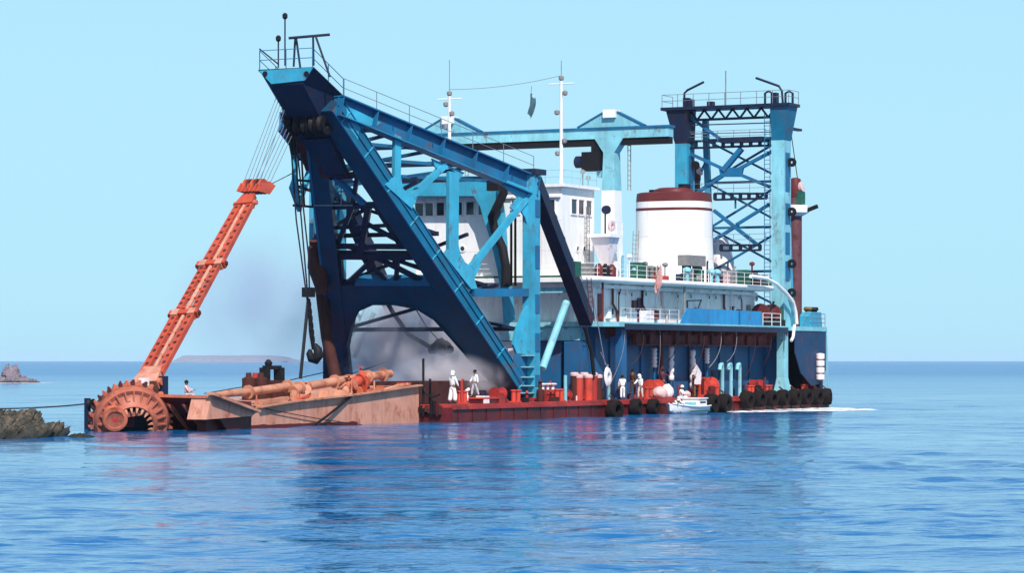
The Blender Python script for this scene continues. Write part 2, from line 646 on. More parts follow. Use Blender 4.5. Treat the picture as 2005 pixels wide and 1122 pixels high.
hm, hn, hb = mat('hazed_headland_rock')
hn.links.new(mixn(hn, ramp(hn, noisen(hn, 0.12, 5, 0.6, (1, 1, 3)), 0.35, 0.65), (0.17, 0.19, 0.25), (0.27, 0.27, 0.33)), hb.inputs['Base Color'])  # blue-grey tone puts distance haze into the rock colour
hb.inputs['Roughness'].default_value = 0.9
me.materials.append(hm)
o['kind'] = 'structure'
o['label'] = 'low flat headland on the horizon'

# ================================================================== THE DREDGER
DECK, UPPER, BOAT = 1.15, 6.8, 10.0
dredger = thing('dredger', 'large blue and white dredging ship with leaning bow gantry and white funnel', 'dredging ship', (34, 10.3, 0))

# ---- hull: two bow pontoons either side of the ladder well, then the full beam
out = [(0.3, 0.35), (1.2, 0), (68.6, 0), (69.4, 0.8), (69.4, 19.8), (68.6, 20.6), (7, 20.6), (6, 20.0), (6, 16.2), (28, 16.2), (28, 4.6), (15, 4.6), (13, 1.9), (0.3, 1.9)]
hull = MB().plate([(u, v, -0.35) for u, v in out], (0, 0, 2 * (0.95 + 0.35 - 0.0) )).build('hull', 'hullred', dredger)
mb = MB()
ins = 0.08
mb.plate([(u, v, 1.05) for u, v in out], (0, 0, 0.2))
mb.build('main_deck', 'red', dredger)
mb = MB().box(1.2, 68.6, -0.14, -0.004, 0.82, 1.0).box(0.16, 0.296, 0.5, 1.85, 0.82, 1.0)
mb.build('rubbing_strake', 'red', hull)
mb = MB()
for i in range(34):                     # frame ribs that show as shallow ridges on the side shell
    u = 2 + i * 2
    mb.box(u, u + 0.09, -0.05, -0.003, -0.3, 0.8)
mb.build('shell_rib', 'hullred', hull, kind='stuff')

# ---- lower side house (blue), recessed below the overhanging upper deck
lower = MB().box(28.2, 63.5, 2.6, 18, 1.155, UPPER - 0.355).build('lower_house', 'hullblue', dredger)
for u in (30.5, 33.2, 36, 39.2, 42, 45, 48, 51, 54, 57.2, 60.5):   # stiffening panels on the wall
    MB().box(u, u + 0.12, 2.48, 2.597, 1.2, 6.2).build('wall_frame', 'hullblue', lower)
for i, (px, y0, y1) in enumerate(((1312, 700, 752), (1352, 705, 752), (1398, 715, 752), (1448, 722, 750))):
    a = onv(px, y1, 2.58)
    MB().box(a.x - 0.45, a.x + 0.45, 2.52, 2.594, DECK + 0.02, DECK + 2.05).build('door', 'navy', lower)
# longitudinal girder under the deck edge, rusty
a, b = onv(1240, 650, 1.3), onv(1503, 660, 1.3)
girder = MB().ibeam((a.x, 1.3, 5.75), (b.x, 1.3, 5.75), 1.25, 0.5, (0, 0, 1), step=2.2).build('deck_girder', 'girder', dredger)
upper = MB().plate([(26.6, 1.2, UPPER - 0.175), (27.4, 0.3, UPPER - 0.175), (68.9, 0.3, UPPER - 0.175), (69.5, 0.9, UPPER - 0.175), (69.5, 19.7, UPPER - 0.175), (68.9, 20.3, UPPER - 0.175), (27.4, 20.3, UPPER - 0.175), (26.6, 19.4, UPPER - 0.175)], (0, 0, 0.35)).build('upper_deck', 'pale', dredger)
MB().box(28.3, 60, 0.24, 0.296, UPPER - 0.55, UPPER - 0.12).build('deck_fascia', 'navy', upper)
mb = MB()
for i in range(15):
    u = 29.5 + i * 2.2
    mb.hexa([(u, 0.5, 6.1), (u + .1, 0.5, 6.1), (u + .1, 2.45, 5.6), (u, 2.45, 5.6), (u, 0.5, 6.44), (u + .1, 0.5, 6.44), (u + .1, 2.45, 6.44), (u, 2.45, 6.44)])
mb.build('deck_bracket', 'girder', upper, kind='stuff')
# pillars from the main deck to the upper deck
def pillar(px, v, w0, w1, m):
    c = onv(px, 700, v)
    mb = MB().hexa([(c.x - w1, v - w1 * .6, DECK + .01), (c.x + w1, v - w1 * .6, DECK + .01), (c.x + w1, v + w1 * .6, DECK + .01), (c.x - w1, v + w1 * .6, DECK + .01),
                    (c.x - w0, v - w0 * .6, 2.6), (c.x + w0, v - w0 * .6, 2.6), (c.x + w0, v + w0 * .6, 2.6), (c.x - w0, v + w0 * .6, 2.6)])
    mb.box(c.x - w0, c.x + w0, v - w0 * .6, v + w0 * .6, 2.6, UPPER - .36)
    mb.build('pillar', m, dredger)
pillar(1216, 0.9, 0.42, 0.42, 'hullblue')
pillar(1532, 0.9, 0.5, 0.85, 'pale')
# stern block: plated side below the upper deck, cut up towards the water
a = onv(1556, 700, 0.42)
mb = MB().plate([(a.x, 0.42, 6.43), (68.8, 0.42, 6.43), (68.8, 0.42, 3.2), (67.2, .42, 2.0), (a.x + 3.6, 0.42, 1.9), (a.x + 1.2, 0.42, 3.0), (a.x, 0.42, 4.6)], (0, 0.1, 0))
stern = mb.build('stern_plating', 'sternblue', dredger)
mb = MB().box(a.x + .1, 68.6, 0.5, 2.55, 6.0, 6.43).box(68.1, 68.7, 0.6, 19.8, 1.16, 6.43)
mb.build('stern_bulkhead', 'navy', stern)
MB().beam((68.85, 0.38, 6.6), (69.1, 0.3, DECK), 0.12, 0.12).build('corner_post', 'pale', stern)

# ---- white upper house between the upper deck and the boat deck
house = MB().plate([(27.6, 4.0, 8.23), (28.6, 3.0, 8.23), (59.5, 3.0, 8.23), (60.4, 3.9, 8.23), (60.4, 16.6, 8.23), (28.6, 17.4, 8.23), (27.6, 16.4, 8.23)], (0, 0, 2.85)).build('upper_house', 'oldwhite', dredger)
for px, py in ((1235, 577), (1263, 575), (1296, 580), (1325, 580), (1351, 580), (1387, 582), (1400, 582), (1445, 583), (1480, 584), (1210, 575)):
    c = onv(px, py, 3.0)
    p = MB().lathe((c.x, 2.94, c.z), (0, -1, 0), [(0.27, -0.05), (0.27, 0.03), (0.19, 0.03), (0.19, -0.05)], 14, True).build('porthole', 'white', house, 40)
    MB().lathe((c.x, 2.95, c.z), (0, -1, 0), [(0.19, -0.04), (0.19, 0.0)], 14).build('pane', 'glass', p)
for px, wd, m in ((1176, 0.9, 'maroon'), (1217, 1.7, 'white'), (1253, 0.8, 'purple')):
    c = onv(px, 600, 2.95)
    if m == 'purple':
        M.setdefault('purple', paint('dark_purple_paint', (0.16, 0.02, 0.07), rust=0))
    d = MB().box(c.x - wd / 2, c.x + wd / 2, 2.93, 2.996, UPPER + .05, UPPER + (2.1 if m != 'purple' else 1.9)).build('door', m, house)
    MB().lathe((c.x + wd * .32, 2.93, UPPER + 1.0), (0, -1, 0), [(0.05, 0), (0.05, 0.09)], 8).build('door_handle', 'black', d)
for px in (1190, 1283, 1340, 1460):     # vent boxes and fire lockers on the house side
    c = onv(px, 610, 2.9)
    MB().box(c.x - .3, c.x + .3, 2.72, 2.995, UPPER + .3, UPPER + 1.0).build('locker', random.choice(['maroon', 'oldwhite', 'grey']), house)
# pipes and hoses running down the house side
for px, m in ((1200, 'maroon'), (1258, 'rust'), (1418, 'maroon'), (1297, 'pinkcloth')):
    c = onv(px, 590, 2.85)
    MB().tube([(c.x, 2.86, 9.6), (c.x, 2.86, 8.2), (c.x + .8, 2.86, 7.6), (c.x + .9, 2.86, UPPER + .02)], 0.09, 6).build('downpipe', m, house, 40)
# blue bulwark on the deck edge and sloping gangway in front of it
a, b = onv(1343, 620, 0.4), onv(1493, 620, 0.4)
bul = MB().plate([(a.x - 1.1, .4, UPPER + .01), (a.x + .2, .4, UPPER + 1.18), (b.x - .3, .4, UPPER + 1.12), (b.x, .4, UPPER + .01)], (0, .07, 0)).build('bulwark', 'bright', dredger)
mb = MB()
n = 9
for i in range(n):
    u = a.x + .4 + (b.x - a.x - .9) * i / (n - 1)
    mb.hexa([(u, .44, UPPER + .01), (u + .08, .44, UPPER + .01), (u + .08, .95, UPPER + .01), (u, .95, UPPER + .01), (u, .44, UPPER + 1.05), (u + .08, .44, UPPER + 1.05), (u + .08, .5, UPPER + 1.05), (u, .5, UPPER + 1.05)])
mb.build('bulwark_stay', 'blue', bul, kind='stuff')
mb = MB().box(b.x - 5.0, b.x - 4.75, .34, .362, UPPER + .02, UPPER + 1.1)
mb.build('bulwark_joint', 'hullblue', bul)
railing([(28, .45, UPPER), (a.x - 1.2, .45, UPPER)], upper, 'oldwhite', 1.0, 3, 1.6, .02)
railing([(b.x + .2, .45, UPPER), (b.x + 4, .45, UPPER)], upper, 'white', 1.0)
# ladder from the upper deck to the boat deck, near its front corner
c = onv(1160, 600, 1.6)
ladder_steps((c.x, 1.6, UPPER), (c.x - .6, 1.6, BOAT), 0.7, (1, 0, 0), house, 'maroon')
for px in (1180, 1340):
    c = onv(px, 600, 1.8)
    MB().tube([(c.x, 1.8, UPPER), (c.x, 1.8, BOAT - .33)], 0.09, 8).build('stanchion', 'maroon' if px == 1180 else 'grey', house)
c = onv(1270, 600, .6)
MB().box(c.x - .1, c.x + 1.2, .7, 1.3, UPPER + .01, UPPER + .9).build('deck_box', 'oldwhite', upper)
c = onv(1360, 575, 1.0)
mb = MB().beam((c.x - 1.5, 1.0, 8.55), (c.x + 1.3, 1.0, 8.65), .1, .1).tube([(c.x - 1.4, 1.0, 8.5), (c.x - 1.4, 1.0, UPPER)], .07, 6).tube([(c.x + 1.2, 1.0, 8.6), (c.x - .3, 1.0, UPPER)], .06, 6)
mb.build('davit_frame', 'navy', upper)

# ---- boat deck
boatdeck = MB().plate([(25.4, 2.4, BOAT - .16), (26.6, 1.6, BOAT - .16), (59.6, 1.6, BOAT - .16), (60.6, 2.2, BOAT - .16), (60.6, 18.4, BOAT - .16), (26.6, 19.4, BOAT - .16), (25.4, 18, BOAT - .16)], (0, 0, .32)).build('boat_deck', 'white', dredger)
MB().tube([(25.3, 2.35, BOAT - .1), (26.55, 1.55, BOAT - .1), (59.65, 1.55, BOAT - .1), (60.7, 2.2, BOAT - .1)], .2, 8).build('edge_pipe', 'white', boatdeck, 60)
railing([(25.5, 17.6, BOAT), (25.5, 2.5, BOAT), (26.7, 1.72, BOAT), (59.4, 1.72, BOAT), (60.4, 2.4, BOAT)], boatdeck, 'white', 1.05, 3, 1.7, .022)
MB().box(25.42, 25.5, 3, 17, BOAT + .02, BOAT + .16).build('toe_board', 'green', boatdeck)
MB().plate([(25.9, 3.0, 9.3), (25.9, 17, 9.3), (25.9, 17, 8.9), (25.9, 3, 8.9)], (.06, 0, 0)).build('front_fascia', 'pale', boatdeck)

# ---- wheelhouse
WF, WN, WB, WT = 26.2, 4.3, 31.6, 16.6
wheel = MB().box(WF, WB, WN, 16.4, BOAT + .005, WT).build('wheelhouse', 'white', dredger)
MB().box(WF - .35, WB + .25, WN - .35, 16.75, WT + .004, WT + .22).build('wheelhouse_roof', 'white', wheel)
def window(name, w_, h_, cz, v=None, u=None, panes=1):
    """framed window on the front (v given) or the near side (u given)"""
    if v is not None:
        bx = lambda a, b, z0, z1, d0, d1: MB().box(WF - d1, WF - d0, v + a, v + b, z0, z1)
        jn = lambda mb, a, b, z0, z1, d0, d1: mb.box(WF - d1, WF - d0, v + a, v + b, z0, z1)
    else:
        jn = lambda mb, a, b, z0, z1, d0, d1: mb.box(u + a, u + b, WN - d1, WN - d0, z0, z1)
    t = .09
    fr = MB()
    jn(fr, -w_ / 2 - t, -w_ / 2, cz - h_ / 2, cz + h_ / 2, .003, .07)
    jn(fr, w_ / 2, w_ / 2 + t, cz - h_ / 2, cz + h_ / 2, .003, .07)
    jn(fr, -w_ / 2 - t, w_ / 2 + t, cz + h_ / 2, cz + h_ / 2 + t, .003, .09)
    jn(fr, -w_ / 2 - t, w_ / 2 + t, cz - h_ / 2 - t, cz - h_ / 2, .003, .09)
    f = fr.build('window', 'oldwhite', wheel)
    jn(MB(), -w_ / 2, w_ / 2, cz - h_ / 2, cz + h_ / 2, .003, .02).build('pane', 'glass', f)
for px in (822, 841, 863, 898, 921, 945, 970, 1010, 1040, 1079):
    c = onu(px, 406, WF)
    window('window', 0.62, 0.95, 15.2, v=c.y)
for px in (1123, 1137, 1152):
    c = onv(px, 404, WN)
    window('window', 0.85, 1.05, 15.25, u=c.x)
MB().box(WF - .22, WF - .003, 4.4, 16.3, 15.85, 15.97).build('window_visor', 'oldwhite', wheel)
for px, py in ((906, 487), (1130, 487), (1143, 487), (1093, 480)):
    c = onu(px, py, WF) if px < 1098 else onv(px, py, WN)
    ax = (-1, 0, 0) if px < 1098 else (0, -1, 0)
    pos = (WF - .02, c.y, c.z) if px < 1098 else (c.x, WN - .02, c.z)
    p = MB().lathe(pos, ax, [(0.27, -0.015), (0.27, 0.05), (0.18, 0.05), (0.18, -0.015)], 14, True).build('porthole', 'white', wheel, 40)
    MB().lathe(pos, ax, [(0.18, -0.01), (0.18, 0.02)], 14).build('pane', 'glass', p)
# searchlights and horn boxes along the far half of the wheelhouse roof
for px in (812, 827, 843, 860, 875):
    c = onu(px, 380, WF)
    p = MB().tube([(WF - .1, c.y, WT + .2), (WF - .1, c.y, WT + .55)], .05, 6).build('searchlight', 'black', wheel)
    MB().lathe((WF - .05, c.y, WT + .68), (-1, 0, -.1), [(.1, -.22), (.2, -.1), (.22, .12), (.2, .13)], 10).build('lamp_head', 'black', p, 40)
# roof rails, radar posts
railing([(WF - .2, 10, WT + .22), (WF - .2, WN - .2, WT + .22), (WB, WN - .2, WT + .22)], wheel, 'pale', 1.0, 2, 1.5, .022)
for px, h in ((1141, 1.1), (1152, .7)):
    c = onv(px, 366, WN + .6)
    p = MB().tube([(c.x, c.y, WT + .2), (c.x, c.y, WT + .2 + h)], .04, 6).build('horn_post', 'grey', wheel)
    MB().lathe((c.x, c.y, WT + .2 + h), (-1, -.4, .2), [(.06, -.2), (.2, .2)], 10).build('horn', 'grey', p)
# side platform with a white tapered base aft of the wheelhouse
c = onv(1186, 462, 2.6)
plat = MB().box(c.x - 1.1, c.x + 1.1, 1.7, 3.6, c.z - .12, c.z + .12).build('side_platform', 'white', dredger)
MB().hexa([(c.x - .15, 2.3, BOAT + .9), (c.x + .15, 2.3, BOAT + .9), (c.x + .15, 2.9, BOAT + .9), (c.x - .15, 2.9, BOAT + .9), (c.x - .9, 1.9, c.z - .13), (c.x + .9, 1.9, c.z - .13), (c.x + .9, 3.4, c.z - .13), (c.x - .9, 3.4, c.z - .13)]).build('platform_base', 'oldwhite', plat)
MB().tube([(c.x, 2.6, BOAT), (c.x, 2.6, BOAT + .9)], .14, 8).build('platform_stem', 'oldwhite', plat)
lamp = MB().tube([(c.x - .3, 2.5, c.z + .13), (c.x - .3, 2.5, c.z + 1.7)], .06, 6).build('signal_lamp', 'black', plat)
MB().lathe((c.x - .3, 2.5, c.z + 1.9), (-.6, -.8, 0), [(.14, -.3), (.32, 0), (.32, .3)], 12).build('lamp_head', 'navy', lamp)
MB().lathe((c.x + .35, 2.3, c.z + .75), (0, -1, 0), [(.2, -.1), (.42, -.1), (.42, .1), (.2, .1)], 14, True).build('hose_reel', 'pinkcloth', plat)
railing([(c.x - 1.05, 1.75, c.z + .12), (c.x + 1.05, 1.75, c.z + .12)], plat, 'white', .9, 2, 1)
c = onv(1158, 470, WN - .6)
ladder_steps((c.x, WN - .3, BOAT), (c.x, WN - .3, 15.3), .55, (1, 0, 0), wheel, 'grey')

# ---- lockers, bottles and gear on the boat deck
def gear(px, py0, py1, wd, m, v=2.0, name='deck_locker', dv=.8):
    c = onv(px, py1, v)
    top = onv(px, py0, v).z
    return MB().box(c.x - wd / 2, c.x + wd / 2, v, v + dv, BOAT + .004, max(BOAT + .3, top)).build(name, m, boatdeck)
gear(1132, 512, 540, 1.0, 'green')
gear(1160, 516, 540, .5, 'grey')
for px in (1172, 1186, 1198):
    c = onv(px, 530, 1.9)
    MB().lathe((c.x, 1.9, BOAT + .005), (0, 0, 1), [(.3, 0), (.32, .1), (.32, .75), (.18, .95), (.1, 1.05)], 12).build('gas_bottle', 'maroon' if px != 1186 else 'black', boatdeck, 40)
gear(1258, 514, 544, 1.2, 'green')
gear(1276, 520, 544, .8, 'grey')
gear(1303, 540, 552, 1.3, 'brightred', 1.5)
b = gear(1366, 500, 518, 3.2, 'grey', 2.0, 'tank', 1.0)
b.data.transform(Matrix.Translation((0, 0, 0)))
for v_ in b.data.vertices:              # the tank stands on two legs
    if v_.co.z < BOAT + .1:
        v_.co.z = BOAT + 1.35
c = onv(1366, 510, 2.0)
for s in (-1, 1):
    MB().box(c.x + s * 1.0 - .25, c.x + s * 1.0 + .25, 2.2, 2.8, BOAT + .004, BOAT + 1.345).build('tank_leg', 'green', b)
for px in (1392, 1404, 1345):
    c = onv(px, 530, 1.8)
    mb = MB().tube([(c.x, 1.8, BOAT), (c.x, 1.8, BOAT + .9)], .16, 8)
    p = mb.build('mushroom_vent', 'pale', boatdeck, 40)
    MB().lathe((c.x, 1.8, BOAT + .85), (0, 0, 1), [(.34, 0), (.36, .12), (.2, .3), (.02, .36)], 12).build('vent_cap', 'pale', p, 60)
for px, h, m in ((1425, .9, 'pinkcloth'), (1440, 1.2, 'grey'), (1452, 1.1, 'green'), (1466, 1.3, 'green'), (1480, 1.2, 'black'), (1495, .9, 'navy'), (1507, .8, 'green')):
    c = onv(px, 540, 1.8)
    MB().box(c.x - .45, c.x + .45, 1.8, 2.7, BOAT + .004, BOAT + h).build('deck_locker', m, boatdeck)
# pink tarpaulin draped over the deck edge by the funnel
c = onv(1300, 548, .9)
tp = []
for i in range(7):
    for j in range(6):
        u = c.x - .6 + (1.2 - .15 * j) * i / 6 + .15 * math.sin(i * 2.7)
        tp.append((u + .1 * math.sin(j * 1.3), 1.3 - .09 * math.sin(i * 2.1 + j) - .05 * (j == 0), BOAT + 1.0 + .35 * math.sin(i * 1.9) - (1.9 + .5 * math.sin(i * 2.3)) * j / 5))
mb = MB().add(tp, [(i * 6 + j, i * 6 + j + 1, i * 6 + j + 7, i * 6 + j + 6) for i in range(6) for j in range(5)])
M['canvas'] = plain('faded_red_canvas', (0.62, 0.30, 0.27), 0.85, 0.3)
cl = mb.build('draped_canvas', 'canvas', boatdeck, 60)

# ---- funnel: rounded casing that flares to its foot, maroon cap and two bands
fu, fv = 54.5, 8.0
def ring_funnel(z, k, e=0.0, n=28):
    pts = []
    for i in range(n):
        a = 2 * math.pi * i / n
        ca, sa = math.cos(a), math.sin(a)
        r = lambda x: math.copysign(abs(x) ** 0.72, x)
        pts.append((fu + r(ca) * (2.6 * k + e), fv + r(sa) * (3.15 * k + e), z))
    return pts
def loft(rings, cap=True):
    mb = MB()
    n = len(rings[0])
    vs = [p for r in rings for p in r]
    fs = [(i * n + j, i * n + (j + 1) % n, (i + 1) * n + (j + 1) % n, (i + 1) * n + j) for i in range(len(rings) - 1) for j in range(n)]
    if cap:
        fs += [tuple(range(n))[::-1], tuple(range(len(vs) - n, len(vs)))]
    return mb.add(vs, fs)
funnel = loft([ring_funnel(10.005, 1.16), ring_funnel(10.5, 1.06), ring_funnel(11.2, 1.0), ring_funnel(14.5, .955), ring_funnel(16.85, .95)]).build('funnel', 'white', dredger, 35)
loft([ring_funnel(16.854, .95), ring_funnel(17.3, .94), ring_funnel(17.55, .93), ring_funnel(17.62, .86)]).build('funnel_cap', 'maroon', funnel, 35)
loft([ring_funnel(16.12, .95, .015), ring_funnel(16.3, .95, .02), ring_funnel(16.34, .95, .015)], False).build('funnel_band', 'maroon', funnel, 35)
for dv, z in ((-1.0, 18.3), (.6, 18.0), (1.6, 17.9)):
    MB().lathe((fu - .2, fv + dv, 17.6), (0, 0, 1), [(.5, 0), (.5, z - 17.6), (.4, z - 17.6), (.4, 0)], 14, True).build('exhaust_pipe', 'black', funnel, 40)
MB().lathe((fu - .3, fv - .1, 17.5), (0, 0, 1), [(1.7, 0), (1.6, .35), (1.2, .5), (.2, .55)], 20).build('exhaust_cover', 'maroon', funnel, 40)
ladder_steps((fu - 3.0, fv + 2.2, BOAT), (fu - 2.6, fv + 2.2, 14.5), .5, (0, 1, 0), funnel, 'grey')
c = onv(1412, 500, 9)
MB().lathe((c.x, 9, BOAT), (0, 0, 1), [(1.1, 0), (1.1, 2.4), (.8, 3.6), (.5, 4.4)], 18).build('intake_trunk', 'oldwhite', dredger, 40)

# odds and ends along the boat deck: posts, bottles, reels, boxes
rg = random.Random(11)
for i in range(34):
    u = rg.uniform(29, 59)
    v = rg.uniform(2.0, 2.6)
    k = rg.random()
    m = rg.choice(['black', 'grey', 'green', 'maroon', 'rust', 'oldwhite', 'pale', 'navy'])
    if k < .4:
        h = rg.uniform(.6, 1.9)
        p = MB().tube([(u, v, BOAT), (u, v, BOAT + h), (u + rg.uniform(-.2, .2), v - .1, BOAT + h + .2)], rg.uniform(.05, .11), 6).build('vent_post', m, boatdeck, 50)
        if k < .2:
            MB().lathe((u, v, BOAT + h), (0, 0, 1), [(.1, -.1), (.24, 0), (.2, .18), (.05, .22)], 10).build('vent_cap', m, p, 50)
    elif k < .7:
        a, h = rg.uniform(.25, .6), rg.uniform(.4, 1.2)
        b_ = MB().box(u - a, u + a, v, v + rg.uniform(.4, .8), BOAT + .004, BOAT + h).build('deck_locker', m, boatdeck)
    else:
        r = rg.uniform(.22, .42)
        MB().lathe((u, v, BOAT + r + .05), (.4, -1, 0), [(r * .4, -.2), (r, -.22), (r, .22), (r * .4, .2)], 12, True).build('hose_reel', m, boatdeck, 40)
# and along the house wall on the upper deck
for i in range(16):
    u = rg.uniform(29, 58)
    m = rg.choice(['oldwhite', 'grey', 'maroon', 'rust', 'pale', 'navy'])
    if rg.random() < .55:
        z0 = UPPER + rg.uniform(.1, 1.2)
        MB().box(u - .22, u + .22, 2.78, 2.995, z0, z0 + rg.uniform(.35, .8)).build('wall_box', m, house)
    else:
        MB().tube([(u, 2.9, UPPER + .01), (u, 2.9, UPPER + 2), (u + rg.uniform(-.6, .6), 2.9, UPPER + 2.6), (u + rg.uniform(-.6, .6), 2.9, 9.6)], .05, 6).build('downpipe', m, house, 40)
MB().plate([(28.9, 2.6, 9.55), (59, 2.6, 9.55), (59, 2.6, 9.3), (28.9, 2.6, 9.3)], (0, .1, 0)).build('cable_tray', 'oldwhite', boatdeck)

# plate seams and weld lines on the white houses and the funnel
for i in range(5):
    v = WN + 1.6 + i * 2.1
    MB().box(WF - .012, WF - .003, v, v + .05, BOAT + .1, 14.5).build('plate_seam', 'oldwhite', wheel)
for i in range(3):
    u = WF + 1.2 + i * 1.6
    MB().box(u, u + .05, WN - .012, WN - .003, BOAT + .1, 14.5).build('plate_seam', 'oldwhite', wheel)
for z in (12.0, 14.2):
    MB().box(WF - .012, WF - .003, WN, 16.4, z, z + .05).build('plate_seam', 'oldwhite', wheel)
for z in (12.2, 14.0):
    loft([ring_funnel(z, .984 if z < 13 else .96, .012), ring_funnel(z + .06, .984 if z < 13 else .96, .012)], False).build('weld_seam', 'oldwhite', funnel, 35)
for i in range(13):
    u = 30 + i * 2.3
    MB().box(u, u + .05, 2.985, 2.998, UPPER + .05, 9.6).build('plate_seam', 'oldwhite', house)

# ================================================================== BOW GANTRY (part of the dredger)
V0 = Vector((0, 1, 0))
Z0 = Vector((0, 0, 1))
NPP, NPN = (17.6, 2.5, 0), Vector((0.298, 0.955, 0)).normalized()          # vertical plane of the near truss
np_ = lambda px, py: onp(px, py, NPP, NPN)
A1 = np_(655, 200)
NF = Vector((17.6, 2.5, 1.2))
slope = Vector((A1.x - 17.6, 0, A1.z - 1.2)).normalized()
FPN = V0.cross(slope).normalized()                                          # normal of the leaning front frame
fp = lambda px, py: onp(px, py, NF, FPN)
mir = lambda p: Vector((p[0], 20.6 - p[1], p[2]))
near_d = Vector((-0.955, 0.298, 0))

# legs: box girders with the shade of their down-and-forward face put into the colour
legd = (A1 - NF).normalized()
in_s = (V0 - legd * V0.dot(legd)).normalized()
side_n = NPN
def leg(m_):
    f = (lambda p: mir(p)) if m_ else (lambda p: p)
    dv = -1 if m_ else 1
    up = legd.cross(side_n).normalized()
    if up.z < 0:
        up = -up
    p0, p1 = NF + Vector((0.15, 0, -0.05)), A1 - legd * 0.25
    if m_:                              # the far leg stands steeper
        p1 = mir(fp(600, 215))
    mb = MB()
    h0, h1, wd = 0.62, 0.56, (1.25 if m_ else 1.5)
    inw = NPN * 1.0
    c = []
    for p, h, wk in ((p0, .45, 1.3), (p1, h1, wd)):
        c += [p - up * h, p + up * h, p + up * h + V0 * wk, p - up * h + V0 * wk]
    mb.hexa([f(x) for x in c])
    o = mb.build('gantry_leg', 'legshade', dredger)
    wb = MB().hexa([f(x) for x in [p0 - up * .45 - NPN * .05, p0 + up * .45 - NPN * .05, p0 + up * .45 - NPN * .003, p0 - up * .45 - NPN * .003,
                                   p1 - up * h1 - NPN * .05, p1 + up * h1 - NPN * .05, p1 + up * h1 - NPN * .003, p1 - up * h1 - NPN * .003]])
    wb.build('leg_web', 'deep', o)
    # long stiffener and edge flanges on the outer web
    for k, e in ((0.05, .16), (.60, .14), (-.58, .14)):
        sb = MB().hexa([f(x) for x in [p0 + up * (k * .75 - .03) - NPN * e, p0 + up * (k * .75 + .03) - NPN * e, p0 + up * (k * .75 + .03), p0 + up * (k * .75 - .03),
                         p1 + up * (k - .03) - NPN * e, p1 + up * (k + .03) - NPN * e, p1 + up * (k + .03), p1 + up * (k - .03)]])
        sb.build('leg_flange', 'blue', o)
    L = (p1 - p0).length
    for i in range(9):
        q = p0 + (p1 - p0) * (0.06 + .9 * i / 8)
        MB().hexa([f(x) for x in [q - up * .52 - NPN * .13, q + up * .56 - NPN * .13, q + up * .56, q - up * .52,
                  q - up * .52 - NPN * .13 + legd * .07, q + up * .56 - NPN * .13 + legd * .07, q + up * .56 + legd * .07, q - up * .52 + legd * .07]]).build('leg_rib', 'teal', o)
    return o
leg_o = leg(False)
leg(True)

# arched portal beam of the front frame
arch = [(636, 553), (845, 553), (880, 600), (985, 757), (962, 737), (922, 694), (888, 655), (855, 618), (820, 596), (775, 588), (735, 588), (708, 600), (692, 630), (682, 672), (674, 720), (668, 748), (636, 748)]
ab = MB().plate([fp(*p) for p in arch], FPN * .7).build('portal_beam', 'legshade', dredger)
mb = MB()
pts = [fp(*p) for p in arch[3:16]]
for a, b in zip(pts[:-1], pts[1:]):
    mb.beam(a + FPN * .0, b, 1.0, .06, FPN)
mb.build('arch_flange', 'legshade', ab, kind='stuff')
MB().beam(fp(700, 549), fp(845, 549), .9, .25, FPN).build('walkway', 'blue', ab)
for x1, y1, x2, y2, wd, m in (
        (640, 482, 812, 483, .3, 'navy'), (636, 499, 826, 500, .5, 'navy'), (650, 404, 768, 400, .35, 'navy'), (640, 346, 728, 340, .35, 'navy'),
        (636, 447, 785, 440, .2, 'navy'), (655, 290, 700, 296, .3, 'navy'), (735, 503, 668, 566, .35, 'navy'), (735, 503, 848, 560, .3, 'navy'), (715, 436, 800, 482, .25, 'navy'),
        (722, 402, 706, 498, .45, 'navy'), (690, 404, 660, 482, .35, 'navy'), (655, 346, 718, 404, .35, 'blue'), (700, 342, 690, 404, .3, 'navy'), (668, 290, 724, 346, .4, 'navy'),
        (735, 404, 785, 483, .25, 'navy'), (750, 500, 830, 528, .22, 'navy'), (780, 500, 775, 552, .3, 'navy'), (665, 500, 668, 552, .4, 'navy'), (705, 500, 760, 552, .25, 'navy')):
    a, b = fp(x1, y1), fp(x2, y2)
    MB().beam(a, b, wd, wd * .9, FPN).build('brace', m, dredger)
# second set further inside, between the back posts and the legs
for u, z, z2 in ((12.6, 9.2, 12.6), (8.0, 12.6, 16.0), (15.5, 6.2, 9.2)):
    t = (17.6 - u) / 18
    va, vb = 2.7 + 5.2 * t, 17.9 - 5.2 * t
    MB().beam((u + 1.4, va, z), (u + 1.4, vb, z), .3, .3).build('brace', 'navy', dredger)
    MB().beam((u + 1.4, va, z), (u - 1.4, vb, z2), .22, .22).build('brace', 'navy', dredger)
    MB().beam((u + 1.4, vb, z), (u - 1.4, va, z2), .22, .22).build('brace', 'navy', dredger)

